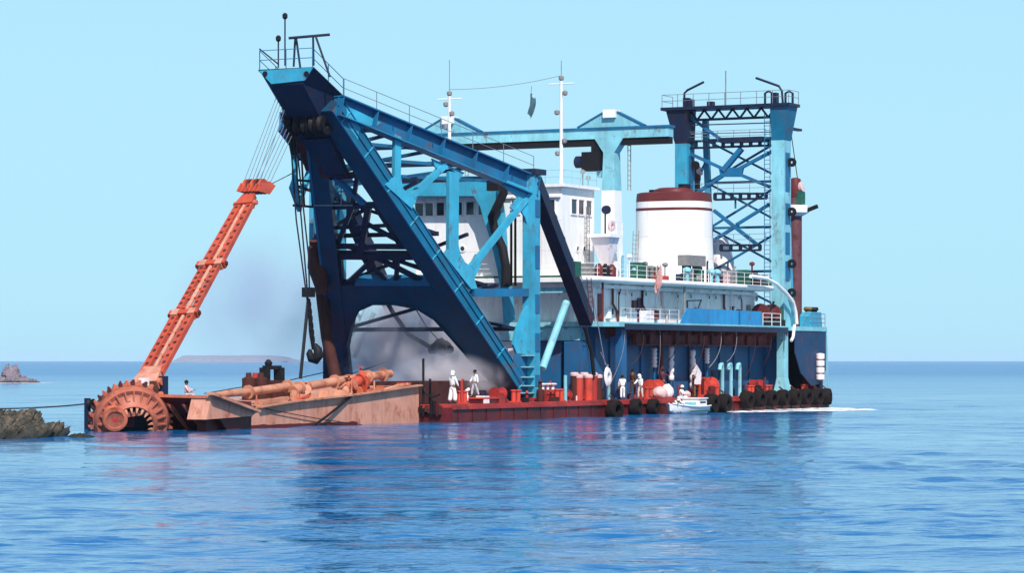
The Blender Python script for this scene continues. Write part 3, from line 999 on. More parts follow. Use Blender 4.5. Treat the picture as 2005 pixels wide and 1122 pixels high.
# near truss: chord, hangers, gussets, diagonals, post; and the far truss, its mirror image
def truss(m_):
    f = (lambda p: mir(p)) if m_ else (lambda p: Vector(p))
    P = lambda px, py: f(np_(px, py))
    n = Vector((NPN.x, -NPN.y, 0)) if m_ else NPN
    ch = MB().ibeam(P(720, 231) if m_ else P(660, 206), P(1048, 366), 1.38, .95, (0, 0, 1), .08, .09, 3.0).build('top_chord', 'blue', dredger)
    MB().beam(P(730, 254) if m_ else P(668, 229), P(1040, 381), .98, .03, n).build('lower_flange', 'teal', ch)  # lighter strip: sunlight on the flange put into its colour
    def gus(pts, m='teal', t=.14):
        g = MB().plate([P(*p) for p in pts], n * t).build('gusset', m, dredger)
        return g
    if not m_:
        gus([(676, 205), (745, 240), (735, 247), (718, 245), (707, 250), (701, 258), (700, 274), (682, 248)])
    gus([(771, 262), (783, 268), (782, 345), (786, 368), (795, 380), (806, 377), (813, 388), (804, 409), (752, 362), (770, 345)], t=.3)
    gus([(845, 310), (908, 338), (897, 352), (893, 340), (884, 331), (872, 328), (860, 335), (850, 325)])
    gus([(877, 335), (896, 340), (895, 480), (899, 498), (908, 514), (918, 520), (928, 508), (940, 517), (926, 545), (932, 566), (920, 566), (868, 500), (876, 488)], t=.3)
    gus([(985, 350), (1042, 372), (1042, 452), (1033, 447), (1027, 426), (1017, 410), (1006, 414), (998, 406), (1013, 386), (985, 364)])
    gus([(1042, 582), (1022, 612), (1008, 650), (1003, 675), (1010, 692), (1044, 697), (1046, 582)], t=.2)
    gus([(1009, 694), (1046, 698), (1044, 780), (1030, 772), (1000, 722)], 'blue', .16)
    for a, b in (((806, 384), (872, 322)), ((922, 524), (1034, 384))):
        MB().beam(P(*a), P(*b), .34, .42, n).build('diagonal', 'teal', dredger)
    MB().beam(P(925, 573), P(1042, 573), .4, .55, n).build('lower_tie', 'blue', dredger)
    b0, t0 = f((17.6, 2.5, DECK)), f((17.6, 2.5, 16.9))
    post = MB().box(17.12, 18.08, b0.y - .45, b0.y + .45, DECK + .004, 16.95).build('gantry_post', 'teal', dredger)
    sgn = 1 if m_ else -1
    for z0, z1 in ((15.2, 14.0), (12.0, 10.4), (8.6, 7.3), (5.9, 4.6), (3.0, 2.2)):
        y0 = b0.y + sgn * .452
        MB().box(17.3, 17.95, min(y0, y0 + sgn * .04), max(y0, y0 + sgn * .04), z1, z0).build('post_panel', 'blue', post)
    for z in (1.7, 2.2, 2.8, 3.5, 4.3):
        MB().box(16.5, 17.1, b0.y - .5, b0.y + .3, z, z + .08).build('foot_step', 'pale', post)
    MB().box(17.0, 18.75, b0.y - .6, b0.y + .6, 16.954, 17.35).build('post_cap', 'navy', post)
    MB().box(16.6, 18.5, b0.y - .8, b0.y + .8, DECK + .004, DECK + .25).build('foot_plate', 'red', post)
    b1 = f((26.65, 2.5, UPPER))
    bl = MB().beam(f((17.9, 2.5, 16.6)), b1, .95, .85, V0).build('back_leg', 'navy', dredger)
    pa, pb = Vector(f((17.9, 2.5, 16.6))), Vector(b1)
    d = (pb - pa).normalized()
    for i in range(6):
        q = pa + (pb - pa) * (.12 + .15 * i)
        nn = d.cross(V0).normalized()
        if nn.z < 0:
            nn = -nn
        MB().beam(q + nn * .44 - d * .03, q + nn * .44 + d * .25, 1.0, .04, V0).build('leg_rib', 'pale', bl)
    MB().tube([f(onv(1109, 592, 2.0)), f(onv(1062, 722, 2.0))], .27, 12).build('strut', 'pale', dredger, 40)
    return ch
chord = truss(False)
truss(True)
p, q = np_(672, 190), np_(1045, 341)
railing([p, q], chord, 'wiregrey', 1.25, 2, 3.0, .028)
# cross members between the two top chords
xs = [(700, 222), (772, 252), (850, 285), (930, 318), (1005, 348)]
pn = [np_(*p) for p in xs]
for i, a in enumerate(pn):
    MB().beam(a, mir(a), .32, .4, Z0).build('cross_beam', 'navy', dredger)
    if i < len(pn) - 1:
        b = pn[i + 1]
        MB().beam(a - Z0 * .3, mir(b) - Z0 * .3, .22, .22, Z0).build('brace', 'blue', dredger)
        MB().beam(mir(a) - Z0 * .3, b - Z0 * .3, .22, .22, Z0).build('brace', 'blue', dredger)
for pa, pb in (((690, 262), (772, 300)), ((735, 320), (880, 345)), ((715, 290), (885, 305))):
    a, b = np_(*pa), np_(*pb)
    MB().beam(a + V0 * .5, mir(b), .22, .22, Z0).build('brace', 'navy', dredger)

# inner portal abaft the posts, and the kinked black pipe on its leg
ip = [(770, 384), (770, 345), (962, 345), (976, 365), (986, 420), (991, 500), (998, 555), (1005, 624), (990, 636), (986, 575), (978, 530), (966, 476), (952, 431), (944, 404), (932, 384)]
MB().plate([onu(x, y, 25.2) for x, y in ip], (.7, 0, 0)).build('inner_portal', 'teal', dredger)
MB().tube([onu(x, y, 24.4) for x, y in ((985, 352), (986, 378), (975, 402), (963, 425), (970, 455), (984, 485), (990, 520), (990, 562))], .34, 8).build('discharge_pipe', 'black', dredger, 60)
for x in (1001, 1009):
    MB().tube([onu(x, 412, 20.0), onu(x, 560, 20.0)], .09, 6).build('riser_pipe', 'rust', dredger, 60)
MB().box(22.0, 22.55, 7.4, 8.3, 16.2, 17.0).build('cable_box', 'black', dredger)

# gantry head: flared box girder, its underside shade put into the navy
q = lambda u, v, z: (u, v, z)
hu0, hu1 = -2.45, 1.6
hd = MB()
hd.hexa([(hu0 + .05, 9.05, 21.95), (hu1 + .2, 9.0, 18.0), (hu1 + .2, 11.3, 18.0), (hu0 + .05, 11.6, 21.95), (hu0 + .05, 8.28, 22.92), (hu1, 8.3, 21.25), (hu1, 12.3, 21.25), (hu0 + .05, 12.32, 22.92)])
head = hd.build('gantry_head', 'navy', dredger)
MB().plate([onu(508, 138, hu0), onu(614, 131, hu0), onu(597, 157, hu0), onu(532, 164, hu0)], (.09, 0, 0)).build('head_plate', 'teal', head)
for px in (519, 600):
    c = onu(px, 144, hu0 - .06)
    MB().lathe((hu0 - .045, c.y, c.z), (-1, 0, 0), [(.18, 0), (.18, .05)], 12).build('pad_eye', 'black', head)
MB().hexa([(hu0, 8.2, 22.93), (hu1 + .05, 8.2, 21.26), (hu1 + .05, 12.4, 21.26), (hu0, 12.4, 22.93), (hu0, 8.2, 23.02), (hu1 + .05, 8.2, 21.35), (hu1 + .05, 12.4, 21.35), (hu0, 12.4, 23.02)]).build('head_deck', 'navy', head)
for k in range(5):
    v = 9.1 + .62 * k
    MB().lathe((.1, v - .2, 19.5), (0, 1, 0), [(.25, -.2), (.7, -.22), (.58, 0), (.7, .22), (.25, .2)], 18, True).build('sheave', 'black', head, 40)
MB().hexa([(2.9, 8.9, 16.4), (3.5, 8.9, 16.2), (3.5, 10.4, 16.2), (2.9, 10.6, 16.4), (.9, 9.0, 18.6), (2.2, 8.9, 17.9), (2.2, 11.0, 17.9), (.9, 11.2, 18.6)]).build('sheave_housing', 'navy', head)
for a, b, r in (((560, 205), (578, 300), .32), ((578, 230), (610, 330), .42), ((595, 215), (640, 345), .4)):
    pa, pb = onu(*a, 0.5), onu(*b, 3.5)
    MB().beam(pa, pb, r * 1.6, r * 1.2, V0).build('hanger_bar', 'rust', head)
railing([(hu1, 12.3, 21.3), (hu0, 12.3, 23), (hu0, 8.3, 23), (hu1, 8.3, 21.3)], head, 'blue', 1.25, 2, 2.0, .035)
# light masts and the frame on the head
def hp(x, y, u=-1.8):
    return onu(x, y, u)
for x, y0, y1 in ((545, 74, 132), (558, 30, 128)):
    mm = MB().tube([hp(x, y1), hp(x, y0 + 2)], .05, 6).build('light_mast', 'navy', head)
    c = hp(x, y0)
    MB().lathe(c - Z0 * .12, (0, 0, 1), [(.1, -.1), (.17, 0), (.17, .2), (.08, .3)], 10).build('lamp', 'black', mm)
fm = MB().tube([hp(565, 74), hp(646, 67, -.4)], .09, 6)
for a, b in (((578, 74), (575, 130)), ((580, 74), (588, 132)), ((613, 70), (614, 128)), ((618, 70), (646, 150))):
    fm.tube([hp(*a, -1.2), hp(*b, -1.2)], .07, 6)
fm.build('lifting_frame', 'navy', head)
MB().tube([hp(508, 95), hp(545, 125)], .05, 5).build('rail_stay', 'navy', head)

# service cage and pipes hanging down the outer side of the far leg
cage = MB()
for x in (576, 590, 606):
    cage.tube([onu(x, 300, 5), onu(x + 6, 405, 6.5)], .07, 5)
for y in (311, 352, 402):
    cage.tube([onu(573, y, 5.5), onu(626, y + 4, 6.5)], .09, 5)
cage.build('service_cage', 'navy', dredger)
cage = MB()
for x in (616, 642, 668):
    cage.tube([onu(x, 345, 4.5), onu(x, 402, 5.5)], .05, 5)
for y in (347, 375, 402):
    cage.tube([onu(616, y, 5), onu(690, y, 5)], .05, 5)
cage.build('landing_railing', 'grey', dredger)
MB().tube([onu(617, 470, 9), onu(628, 560, 10.5), onu(640, 660, 11), onu(658, 745, 11)], .42, 10).build('swing_pipe', 'rust', dredger, 50)
MB().tube([onu(612, 480, 8.7), onu(622, 520, 9), onu(632, 575, 9.3)], [.3, .75, .4], 8).build('pipe_elbow', 'rust', dredger, 50)
MB().tube([onu(572, 240, 2.5), onu(571, 270, 2.5), onu(580, 300, 3)], [.3, .36, .3], 8).build('hose_bundle', 'black', dredger, 50)

# ---- transverse travelling crane over the boat deck
CU = 32.5
cb = MB().box(CU - .45, CU + .45, -1.5, 18.2, 20.45, 21.15).build('crane_beam', 'pale', dredger)
MB().box(CU - .55, CU + .55, -1.6, 18.3, 21.155, 21.3).build('top_flange', 'blue', cb)
MB().box(CU - .35, CU + .35, -1.5, 18.0, 19.95, 20.445).build('runway_rail', 'black', cb)
for k, v in enumerate((3.3, 16.9)):
    colm = MB().hexa([(CU - .75, v - .6, BOAT + .005), (CU + .75, v - .6, BOAT + .005), (CU + .75, v + .6, BOAT + .005), (CU - .75, v + .6, BOAT + .005),
                      (CU - .62, v - .52, 16.6), (CU + .62, v - .52, 16.6), (CU + .62, v + .52, 16.6), (CU - .62, v + .52, 16.6)]).build('crane_column', 'white', dredger)
    MB().hexa([(CU - .62, v - .52, 16.604), (CU + .62, v - .52, 16.604), (CU + .62, v + .52, 16.604), (CU - .62, v + .52, 16.604),
               (CU - .5, v - .45, 19.4), (CU + .5, v - .45, 19.4), (CU + .5, v + .45, 19.4), (CU - .5, v + .45, 19.4)]).build('upper_column', 'pale', colm)
    MB().hexa([(CU - .5, v - .45, 19.404), (CU + .5, v - .45, 19.404), (CU + .5, v + .45, 19.404), (CU - .5, v + .45, 19.404),
               (CU - .5, v - 1.15, 20.44), (CU + .5, v - 1.15, 20.44), (CU + .5, v + 1.15, 20.44), (CU - .5, v + 1.15, 20.44)]).build('column_head', 'pale', colm)
    ga = MB().plate([(CU, v - 2.6, 21.304), (CU, v - .5, 22.35), (CU, v + .5, 22.35), (CU, v + 2.6, 21.304)], (.5, 0, 0)).build('stay_gable', 'pale', cb)
    MB().box(CU - .5, CU + .5, v - .5, v + .5, 22.0, 22.6).build('stay_head', 'white', cb)
    for s in (-1, 1):
        MB().beam((CU, v + s * .55, 22.42), (CU, v + s * 2.7, 21.36), .6, .12, (1, 0, 0)).build('stay_plate', 'blue', cb)
    ladder_steps((CU + .3, v - 1.3, 16.6), (CU + .3, v - 1.3, 20.3), .5, (1, 0, 0), colm, 'grey')
hoist = MB().box(CU - .6, CU + .6, 4.0, 5.5, 18.1, 19.5).build('crane_hoist', 'black', dredger)
MB().box(CU - .4, CU + .4, 4.1, 4.8, 19.5, 19.95).build('trolley', 'black', hoist)
MB().lathe((CU, 5.5, 18.8), (0, 1, 0), [(.45, 0), (.45, .7), (.3, .8)], 14).build('motor', 'navy', hoist, 40)
MB().box(CU - .3, CU + .3, 3.9, 4.4, 17.6, 18.095).build('hook_guard', 'pale', hoist)

# ---- masts on the wheelhouse roof
def mast(px, ytop, u, v, lamps, whip):
    c = onv(px, ytop, v) if u is None else onu(px, ytop, u)
    top = c.z
    b = Vector((c.x, c.y, WT + .2))
    m_ = MB().tube([b, Vector((c.x, c.y, top))], [.16, .1], 8).build('mast', 'white', dredger, 60)
    MB().tube([Vector((c.x, c.y, top)), Vector((c.x, c.y, top + whip))], .03, 5).build('whip_aerial', 'grey', m_)
    for dz, side in lamps:
        MB().lathe(Vector((c.x, c.y + side, top - dz)), (0, 0, 1), [(.08, -.18), (.19, -.1), (.19, .12), (.06, .2)], 10).build('mast_light', 'grey', m_)
    MB().tube([Vector((c.x, c.y - 1.0, top - .5)), Vector((c.x, c.y + 1.0, top - .5))], .05, 6).build('yard_arm', 'white', m_)
    MB().tube([Vector((c.x + .4, c.y + .3, WT + .2)), Vector((c.x, c.y, top - 2.5))], .05, 6).build('mast_stay', 'white', m_)
    return Vector((c.x, c.y, top))
mt1 = mast(1099, 150, None, 5.2, ((.1, 0), (1.2, -.3), (2.6, .35), (4.7, -.25), (5.6, .3)), 1.2)
mt2 = mast(880, 180, 27.2, None, ((.1, 0), (.9, .3), (1.6, -.2), (2.6, .3)), 2.4)

# ---- stern gantry
SU = 62.8
sp_ = lambda x, y: onu(x, y, SU)
for v, m in ((2.0, 'pale'), (10.7, 'teal')):
    cl = MB().box(SU - .8, SU + .8, v - .55, v + .55, UPPER + .004, 24.2).build('stern_column', m, dredger)
    MB().hexa([(SU - .805, v - .555, 22.2), (SU + .805, v - .555, 22.2), (SU + .805, v + .555, 22.2), (SU - .805, v + .555, 22.2), (SU - 1.0, v - (1.05 if v < 5 else .6), 25.0), (SU + 1.0, v - (1.05 if v < 5 else .6), 25.0), (SU + 1.0, v + (.6 if v < 5 else 1.3), 25.0), (SU - 1.0, v + (.6 if v < 5 else 1.3), 25.0)]).build('column_bracket', 'deep' if v < 5 else 'navy', cl)
    MB().hexa([(SU - .8, v - .55, UPPER + .004), (SU + .8, v - .55, UPPER + .004), (SU + .8, v + .55, UPPER + .004), (SU - .8, v + .55, UPPER + .004)] + [(SU - .8, v - .555, 8), (SU + .8, v - .555, 8), (SU + .8, v + .555, 8), (SU - .8, v + .555, 8)])
    for z0, z1 in ((21.2, 18.0), (17.0, 15.3), (14.6, 12.8), (12.2, 10.6)):
        MB().box(SU - .45, SU + .45, v - .6, v - .553, z1, z0).build('access_panel', 'blue', cl)
    for z in (20.4, 16.3, 12.0, 9.6):
        MB().lathe((SU + .1, v - .9, z), (1, 0, 0), [(.12, -.12), (.38, -.12), (.3, 0), (.38, .12), (.12, .12)], 12, True).build('guide_sheave', 'black', cl, 40)
pf = MB().box(SU - 1.2, SU + 1.2, .8, 12.4, 25.0, 25.25).build('gantry_platform', 'navy', dredger)
lat = MB().beam((SU, 2.5, 24.2), (SU, 10.2, 24.2), .2, .2)
n = 12
for i in range(n):
    a, b = 2.5 + 7.7 * i / n, 2.5 + 7.7 * (i + 1) / n
    lat.beam((SU, a, 24.2 if i % 2 else 25.0), (SU, b, 25.0 if i % 2 else 24.2), .16, .14, (1, 0, 0))
lat.build('lattice_girder', 'navy', pf)
railing([(SU + 1.1, 12.3, 25.25), (SU - 1.1, 12.3, 25.25), (SU - 1.1, .9, 25.25), (SU + 1.1, .9, 25.25)], pf, 'wiregrey', 1.05, 2, 1.5, .03)
for pts in ([(1340, 205), (1340, 182), (1346, 176), (1378, 160)], [(1533, 205), (1531, 178), (1525, 168), (1480, 152)]):
    d = MB().tube([sp_(*p) for p in pts], .1, 8).build('davit', 'navy', pf, 60)
MB().tube([sp_(1421, 205), sp_(1421, 138)], .05, 6).build('light_mast', 'grey', pf)
for x in (1505, 1545):
    MB().tube([sp_(x - 7, 205), sp_(x - 7, 182), sp_(x, 178), sp_(x + 7, 182), sp_(x + 7, 205)], .1, 6).build('hoop_rail', 'navy', pf)
for x, y0 in ((1345, 187), (1352, 190), (1392, 196), (1517, 184)):
    c = sp_(x, 205)
    MB().box(SU - .3, SU + .3, c.y - .25, c.y + .25, 25.304, 25.3 + (205 - y0) * .043).build('winch_box', 'navy', pf)
def sbar(x1, y1, x2, y2, wd, m='blue', nm='brace'):
    MB().beam(sp_(x1, y1), sp_(x2, y2), wd, wd * .8, (1, 0, 0)).build(nm, m, dredger)
def slat(x1, x2, y0, y1, m='navy'):
    a, b, c = sp_(x1, y0), sp_(x2, y0), sp_(x1, y1)
    mb = MB().beam(a, b, .5, .16, (1, 0, 0)).beam(Vector((SU, a.y, c.z)), Vector((SU, b.y, c.z)), .5, .16, (1, 0, 0))
    k = max(4, int(abs(a.y - b.y) / .75))
    for i in range(k + 1):
        v = a.y + (b.y - a.y) * i / k
        mb.beam((SU, v, c.z), (SU, v, a.z), .5, .14, (1, 0, 0))
    mb.build('walkway_girder', m, dredger)
slat(1345, 1506, 276, 290)
MB().box(SU - .6, SU + .6, sp_(1497, 272).y, sp_(1415, 272).y, sp_(1450, 279).z, sp_(1450, 269).z).build('winch_platform', 'navy', dredger)
slat(1400, 1500, 379, 391)
slat(1412, 1488, 480, 491)
sbar(1350, 228, 1416, 276, .3)
for a in ((1352, 301, 1424, 334), (1512, 296, 1440, 334), (1355, 384, 1424, 338), (1508, 366, 1440, 338)):
    sbar(*a, .32)
sbar(1452, 291, 1416, 334, .5)
MB().plate([sp_(1408, 328), sp_(1456, 328), sp_(1452, 346), (sp_(1412, 346))], (.3, 0, 0)).build('gusset', 'blue', dredger)
sbar(1398, 412, 1484, 480, .34)
sbar(1506, 400, 1442, 440, .3)
sbar(1446, 440, 1392, 474, .3)
sbar(1440, 391, 1440, 408, .15)
sbar(1345, 245, 1512, 240, .12, 'wiregrey')
sbar(1345, 262, 1512, 258, .1, 'wiregrey')
# the tower's after frame and its thin bracing, platforms and rails
RU = SU + 3.2
for v in (2.4, 9.5):
    MB().beam((RU, v, UPPER + .01), (RU - 1.6, v, 24.4), .45, .45).build('rear_column', 'teal', dredger)
    for z in (9.5, 13, 16.5, 20):
        MB().beam((SU + .8, v, z), (RU - 1.6 * (z - 6.8) / 17.6, v, z + 1.0), .18, .18).build('brace', 'blue', dredger)
for z0, z1 in ((8.0, 11.5), (11.5, 15.2), (15.2, 19.0), (19.0, 22.6)):
    ua, ub = RU - 1.6 * (z0 - 6.8) / 17.6, RU - 1.6 * (z1 - 6.8) / 17.6
    MB().beam((ua, 2.4, z0), (ub, 9.5, z1), .17, .17).build('brace', 'blue', dredger)
    MB().beam((ua, 9.5, z0), (ub, 2.4, z1), .17, .17).build('brace', 'blue', dredger)
    MB().beam((ub, 2.4, z1), (ub, 9.5, z1), .2, .2).build('brace', 'blue', dredger)
for y in (276, 379, 480):
    z = sp_(1450, y).z
    railing([(SU - .3, sp_(1346, y).y, z), (SU - .3, sp_(1502, y).y, z)], dredger, 'wiregrey', .9, 2, 1.4, .025)
ladder_steps((SU - .6, 3.0, UPPER), (SU - .6, 3.0, 24.5), .5, (0, 1, 0), dredger, 'blue')
# pipe run over the stern quarter
MB().tube([onv(x, y, .9) for x, y in ((1470, 541), (1500, 545), (1520, 556), (1540, 575), (1553, 592), (1558, 612), (1560, 634))], .16, 8).build('stern_pipe', 'white', dredger, 60)
MB().tube([onv(x, y, .2) for x, y in ((1556, 636), (1553, 660), (1549, 668))], .12, 6).build('drain_pipe', 'oldwhite', dredger, 60)
railing([(64.2, .45, UPPER), (68.8, .45, UPPER), (69.2, 1.0, UPPER), (69.2, 8, UPPER)], upper, 'wiregrey', 1.1, 3, 1.5)
c = onv(1588, 620, .9)
MB().plate([(c.x - 1.4, .9, UPPER + .01), (c.x - 1.4, .9, UPPER + .9), (c.x - .9, .9, UPPER + 1.25), (c.x + 1.2, .9, UPPER + 1.25), (c.x + 1.4, .9, UPPER + .01)], (0, .9, 0)).build('stern_housing', 'teal', dredger)
c = onv(1520, 615, 1.3)
wn = MB().box(c.x - 2.2, c.x + 2.0, 1.3, 3.0, UPPER + .004, UPPER + .55).build('stern_winch', 'black', dredger)
MB().lathe((c.x - .4, 2.0, UPPER + 1.05), (1, 0, 0), [(.8, -1.3), (.8, -1.2), (.5, -1.15), (.5, 1.1), (.8, 1.15), (.8, 1.25)], 16).build('winch_drum', 'maroon', wn, 40)
MB().box(c.x + .9, c.x + 1.9, 1.4, 2.8, UPPER + .554, UPPER + 1.5).build('winch_motor', 'green', wn)
MB().beam((c.x - 1.7, 1.6, UPPER + .5), (c.x + .2, 1.6, UPPER + 2.0), .14, .14).build('winch_frame', 'black', wn)
for x in (1582, 1594):
    c = onv(x, 600, 1.5)
    MB().lathe((c.x, 1.5, UPPER + .005), (0, 0, 1), [(.25, 0), (.25, 1.35), (.4, 1.5), (.3, 1.7)], 10).build('bollard', 'brown' if x == 1582 else 'black', dredger, 40)

# ================================================================== MAIN-DECK FITTINGS (bolted to the dredger)
def deck_at(px, py, v):
    return onv(px, py, v)
mainparts = dredger
# cluster of tall red pile guides near the near gantry leg
gd = None
for i, (px, v, m) in enumerate(((1125, 1.5, 'rust'), (1133, 1.25, 'brightred'), (1144, 1.6, 'red'), (1152, 1.2, 'brightred'), (1162, 1.45, 'red'), (1171, 1.3, 'rust'))):
    c = onv(px, 770, v)
    top = onv(px, 733 + (i % 2) * 4, v).z
    g = MB().tube([(c.x, v, DECK + .005), (c.x, v, top)], .3, 10).build('pile_guide', m, dredger, 50)
    MB().lathe((c.x, v, top), (0, 0, 1), [(.33, -.12), (.34, .05), (.2, .14)], 10).build('guide_cap', 'pinkcloth', g, 50)
# bitts, hatches, winches
def bitt(px, v, h=.75, m='brightred'):
    c = onv(px, 785, v)
    b = MB().box(c.x - .6, c.x + .6, v - .22, v + .22, DECK + .004, DECK + .1).build('mooring_bitt', m, dredger)
    for s in (-1, 1):
        MB().lathe((c.x + s * .35, v, DECK + .1), (0, 0, 1), [(.16, 0), (.16, h - .1), (.22, h - .08), (.22, h), (.05, h + .03)], 10).build('bitt_post', m, b, 40)
for px, v in ((905, .8), (1010, .7), (1095, .8), (1270, .7), (1400, .8), (1470, .7), (1505, .8), (1575, .8)):
    bitt(px, v)
def hatch(px, py, v, lu, lv, h, m):
    c = onv(px, py, v)
    hb_ = MB().box(c.x - lu / 2, c.x + lu / 2, v - lv / 2, v + lv / 2, DECK + .004, DECK + h).build('hatch_coaming', m, dredger)
    MB().box(c.x - lu / 2 - .06, c.x + lu / 2 + .06, v - lv / 2 - .06, v + lv / 2 + .06, DECK + h + .002, DECK + h + .1).build('hatch_cover', 'brightred', hb_)
hatch(948, 788, 1.1, 3.0, 1.3, .3, 'hullred')
hatch(1085, 775, 1.7, 2.6, 1.2, .5, 'red')
def winch(px, v, m, s=1.0):
    c = onv(px, 775, v)
    b = MB().box(c.x - 1.0 * s, c.x + 1.0 * s, v - .5 * s, v + .5 * s, DECK + .004, DECK + .2).build('deck_winch', m, dredger)
    MB().lathe((c.x, v, DECK + .75 * s), (1, 0, 0), [(.55 * s, -.7 * s), (.55 * s, -.6 * s), (.32 * s, -.55 * s), (.32 * s, .55 * s), (.55 * s, .6 * s), (.55 * s, .7 * s)], 14).build('winch_drum', m, b, 40)
    for e in (-1, 1):
        MB().hexa([(c.x + e * .78 * s, v - .45 * s, DECK + .2), (c.x + e * .9 * s, v - .45 * s, DECK + .2), (c.x + e * .9 * s, v + .45 * s, DECK + .2), (c.x + e * .78 * s, v + .45 * s, DECK + .2),
                   (c.x + e * .78 * s, v - .15 * s, DECK + 1.1 * s), (c.x + e * .9 * s, v - .15 * s, DECK + 1.1 * s), (c.x + e * .9 * s, v + .15 * s, DECK + 1.1 * s), (c.x + e * .78 * s, v + .15 * s, DECK + 1.1 * s)]).build('winch_cheek', m, b)
winch(975, 1.4, 'red', .8)
winch(1280, 1.6, 'brightred', 1.1)
winch(1385, 1.7, 'brightred', 1.2)
winch(1480, 1.6, 'red', 1.0)
winch(1590, 1.4, 'red', 1.1)
c = onv(1075, 765, 1.9)
vb = MB().box(c.x - 1.2, c.x + 1.2, 1.6, 2.4, DECK + .004, DECK + .8).build('valve_chest', 'red', dredger)
for s in (-.8, .0, .8):
    MB().lathe((c.x + s, 2.0, DECK + .8), (0, 0, 1), [(.12, 0), (.12, .35), (.3, .36), (.3, .44), (.05, .46)], 10).build('valve_wheel', 'oldwhite', vb, 40)
for px, py0, v in ((1107, 735, 1.0), (1192, 722, 1.9)):
    c = onv(px, 770, v)
    MB().tube([(c.x, v, DECK), (c.x, v, onv(px, py0, v).z)], .13, 8).build('vent_pipe', 'pale', dredger, 50)
# three gooseneck vents and white-wrapped stanchions against the house wall
for px in (1414, 1431, 1448):
    c = onv(px, 755, 1.5)
    zt = onv(px, 716, 1.5).z
    MB().tube([(c.x, 1.5, DECK), (c.x, 1.5, zt - .2), (c.x - .2, 1.45, zt + .1), (c.x - .6, 1.4, zt + .05), (c.x - .75, 1.4, zt - .35)], .17, 8).build('gooseneck_vent', 'pale', dredger, 50)
for px, y0, y1 in ((1281, 680, 720), (1314, 675, 745), (1356, 682, 762), (1384, 680, 712)):
    c = onv(px, y1, 2.2)
    a, b = onv(px, y1, 2.2).z, onv(px, y0, 2.2).z
    st = MB().tube([(c.x, 2.2, DECK), (c.x, 2.2, UPPER - .36)], .1, 8).build('wall_pipe', 'hullblue', dredger, 50)
    k = 5
    prof = []
    for i in range(k):
        z0 = a + (b - a) * i / k
        z1 = a + (b - a) * (i + .8) / k
        prof += [(.17, z0), (.24, z0 + .1), (.24, z1 - .1), (.17, z1)]
    MB().lathe((c.x, 2.2, 0), (0, 0, 1), prof, 10).build('lagging', 'oldwhite', st, 50)
for px in (1135, 1160, 1180):           # slack lines slung from the upper deck
    pass
c = onv(1295, 720, 2.0)
MB().tube([(c.x, 2.0, DECK), (c.x, 2.0, UPPER - .4)], .16, 8).build('fire_main', 'maroon', dredger, 50)
c = onv(1369, 740, 1.6)
MB().plate([(c.x - .8, 1.6, DECK + 1.0), (c.x - .7, 1.6, DECK + 2.6), (c.x + .3, 1.6, DECK + 1.9), (c.x + .2, 1.6, DECK + 1.0)], (0, .12, 0)).build('spray_screen', 'oldwhite', dredger)
MB().tube([onv(1145, 640, 1.2), onv(1158, 690, 1.2), onv(1163, 735, 1.2)], .14, 6).build('deck_hose', 'black', dredger, 50)
# front of the lower house seen through the gantry
MB().box(27.2, 28.196, 8.2, 16, DECK + .004, 5.4).build('well_bulkhead', 'oldwhite', dredger)
MB().box(27.2, 28.196, 4.8, 8.196, DECK + .004, 5.4).build('well_bulkhead', 'hullblue', dredger)
MB().box(26.8, 28.19, 3.2, 17, 5.45, 6.42).build('fore_girder', 'pale', dredger)
mb = MB().box(26.5, 28.1, 2.9, 4.3, DECK + .004, 5.4).build('corner_trunk', 'hullblue', dredger)

rg = random.Random(4)
for i in range(46):
    u = rg.uniform(3, 66)
    v = rg.uniform(.5, 1.75) if u < 13 else rg.uniform(.7, 2.2)
    k = rg.random()
    m = rg.choice(['red', 'brightred', 'rust', 'black', 'maroon', 'red', 'brown', 'hullred', 'navy', 'oldwhite'])
    if k < .35:
        h = rg.uniform(.5, 1.5)
        MB().tube([(u, v, DECK), (u, v, DECK + h), (u + rg.uniform(-.25, .25), v - .1, DECK + h + .12)], rg.uniform(.06, .13), 6).build('deck_vent', m, dredger, 50)
    elif k < .65:
        a, h = rg.uniform(.2, .6), rg.uniform(.3, .8)
        MB().box(u - a, u + a, v - .3, v + .3, DECK + .004, DECK + h).build('tool_chest', m, dredger)
    elif k < .85:
        r = rg.uniform(.25, .45)
        MB().lathe((u, v, DECK + r), (1, rg.uniform(-.4, .4), 0), [(r * .5, -.35), (r, -.37), (r, -.3), (r * .6, -.28), (r * .6, .28), (r, .3), (r, .37), (r * .5, .35)], 12, True).build('rope_reel', m, dredger, 40)
    else:
        MB().lathe((u, v, DECK + .005), (0, 0, 1), [(.26, 0), (.28, .05), (.28, .8), (.2, .86)], 12).build('oil_drum', m, dredger, 40)
for i in range(10):                     # slack hoses and lines from the upper deck to the main deck
    u = 29 + i * 3.4 + rg.uniform(-1, 1)
    MB().tube(curve3((u, .5, UPPER - .36), (u + rg.uniform(-.5, .5), .4, 4.6), (u + rg.uniform(-1.2, 1.2), 1.1, rg.uniform(2.4, 4.0)), 7), rg.uniform(.02, .035), 5).build('hanging_line', rg.choice(['rust', 'grey', 'black', 'rust']), dredger, 60)

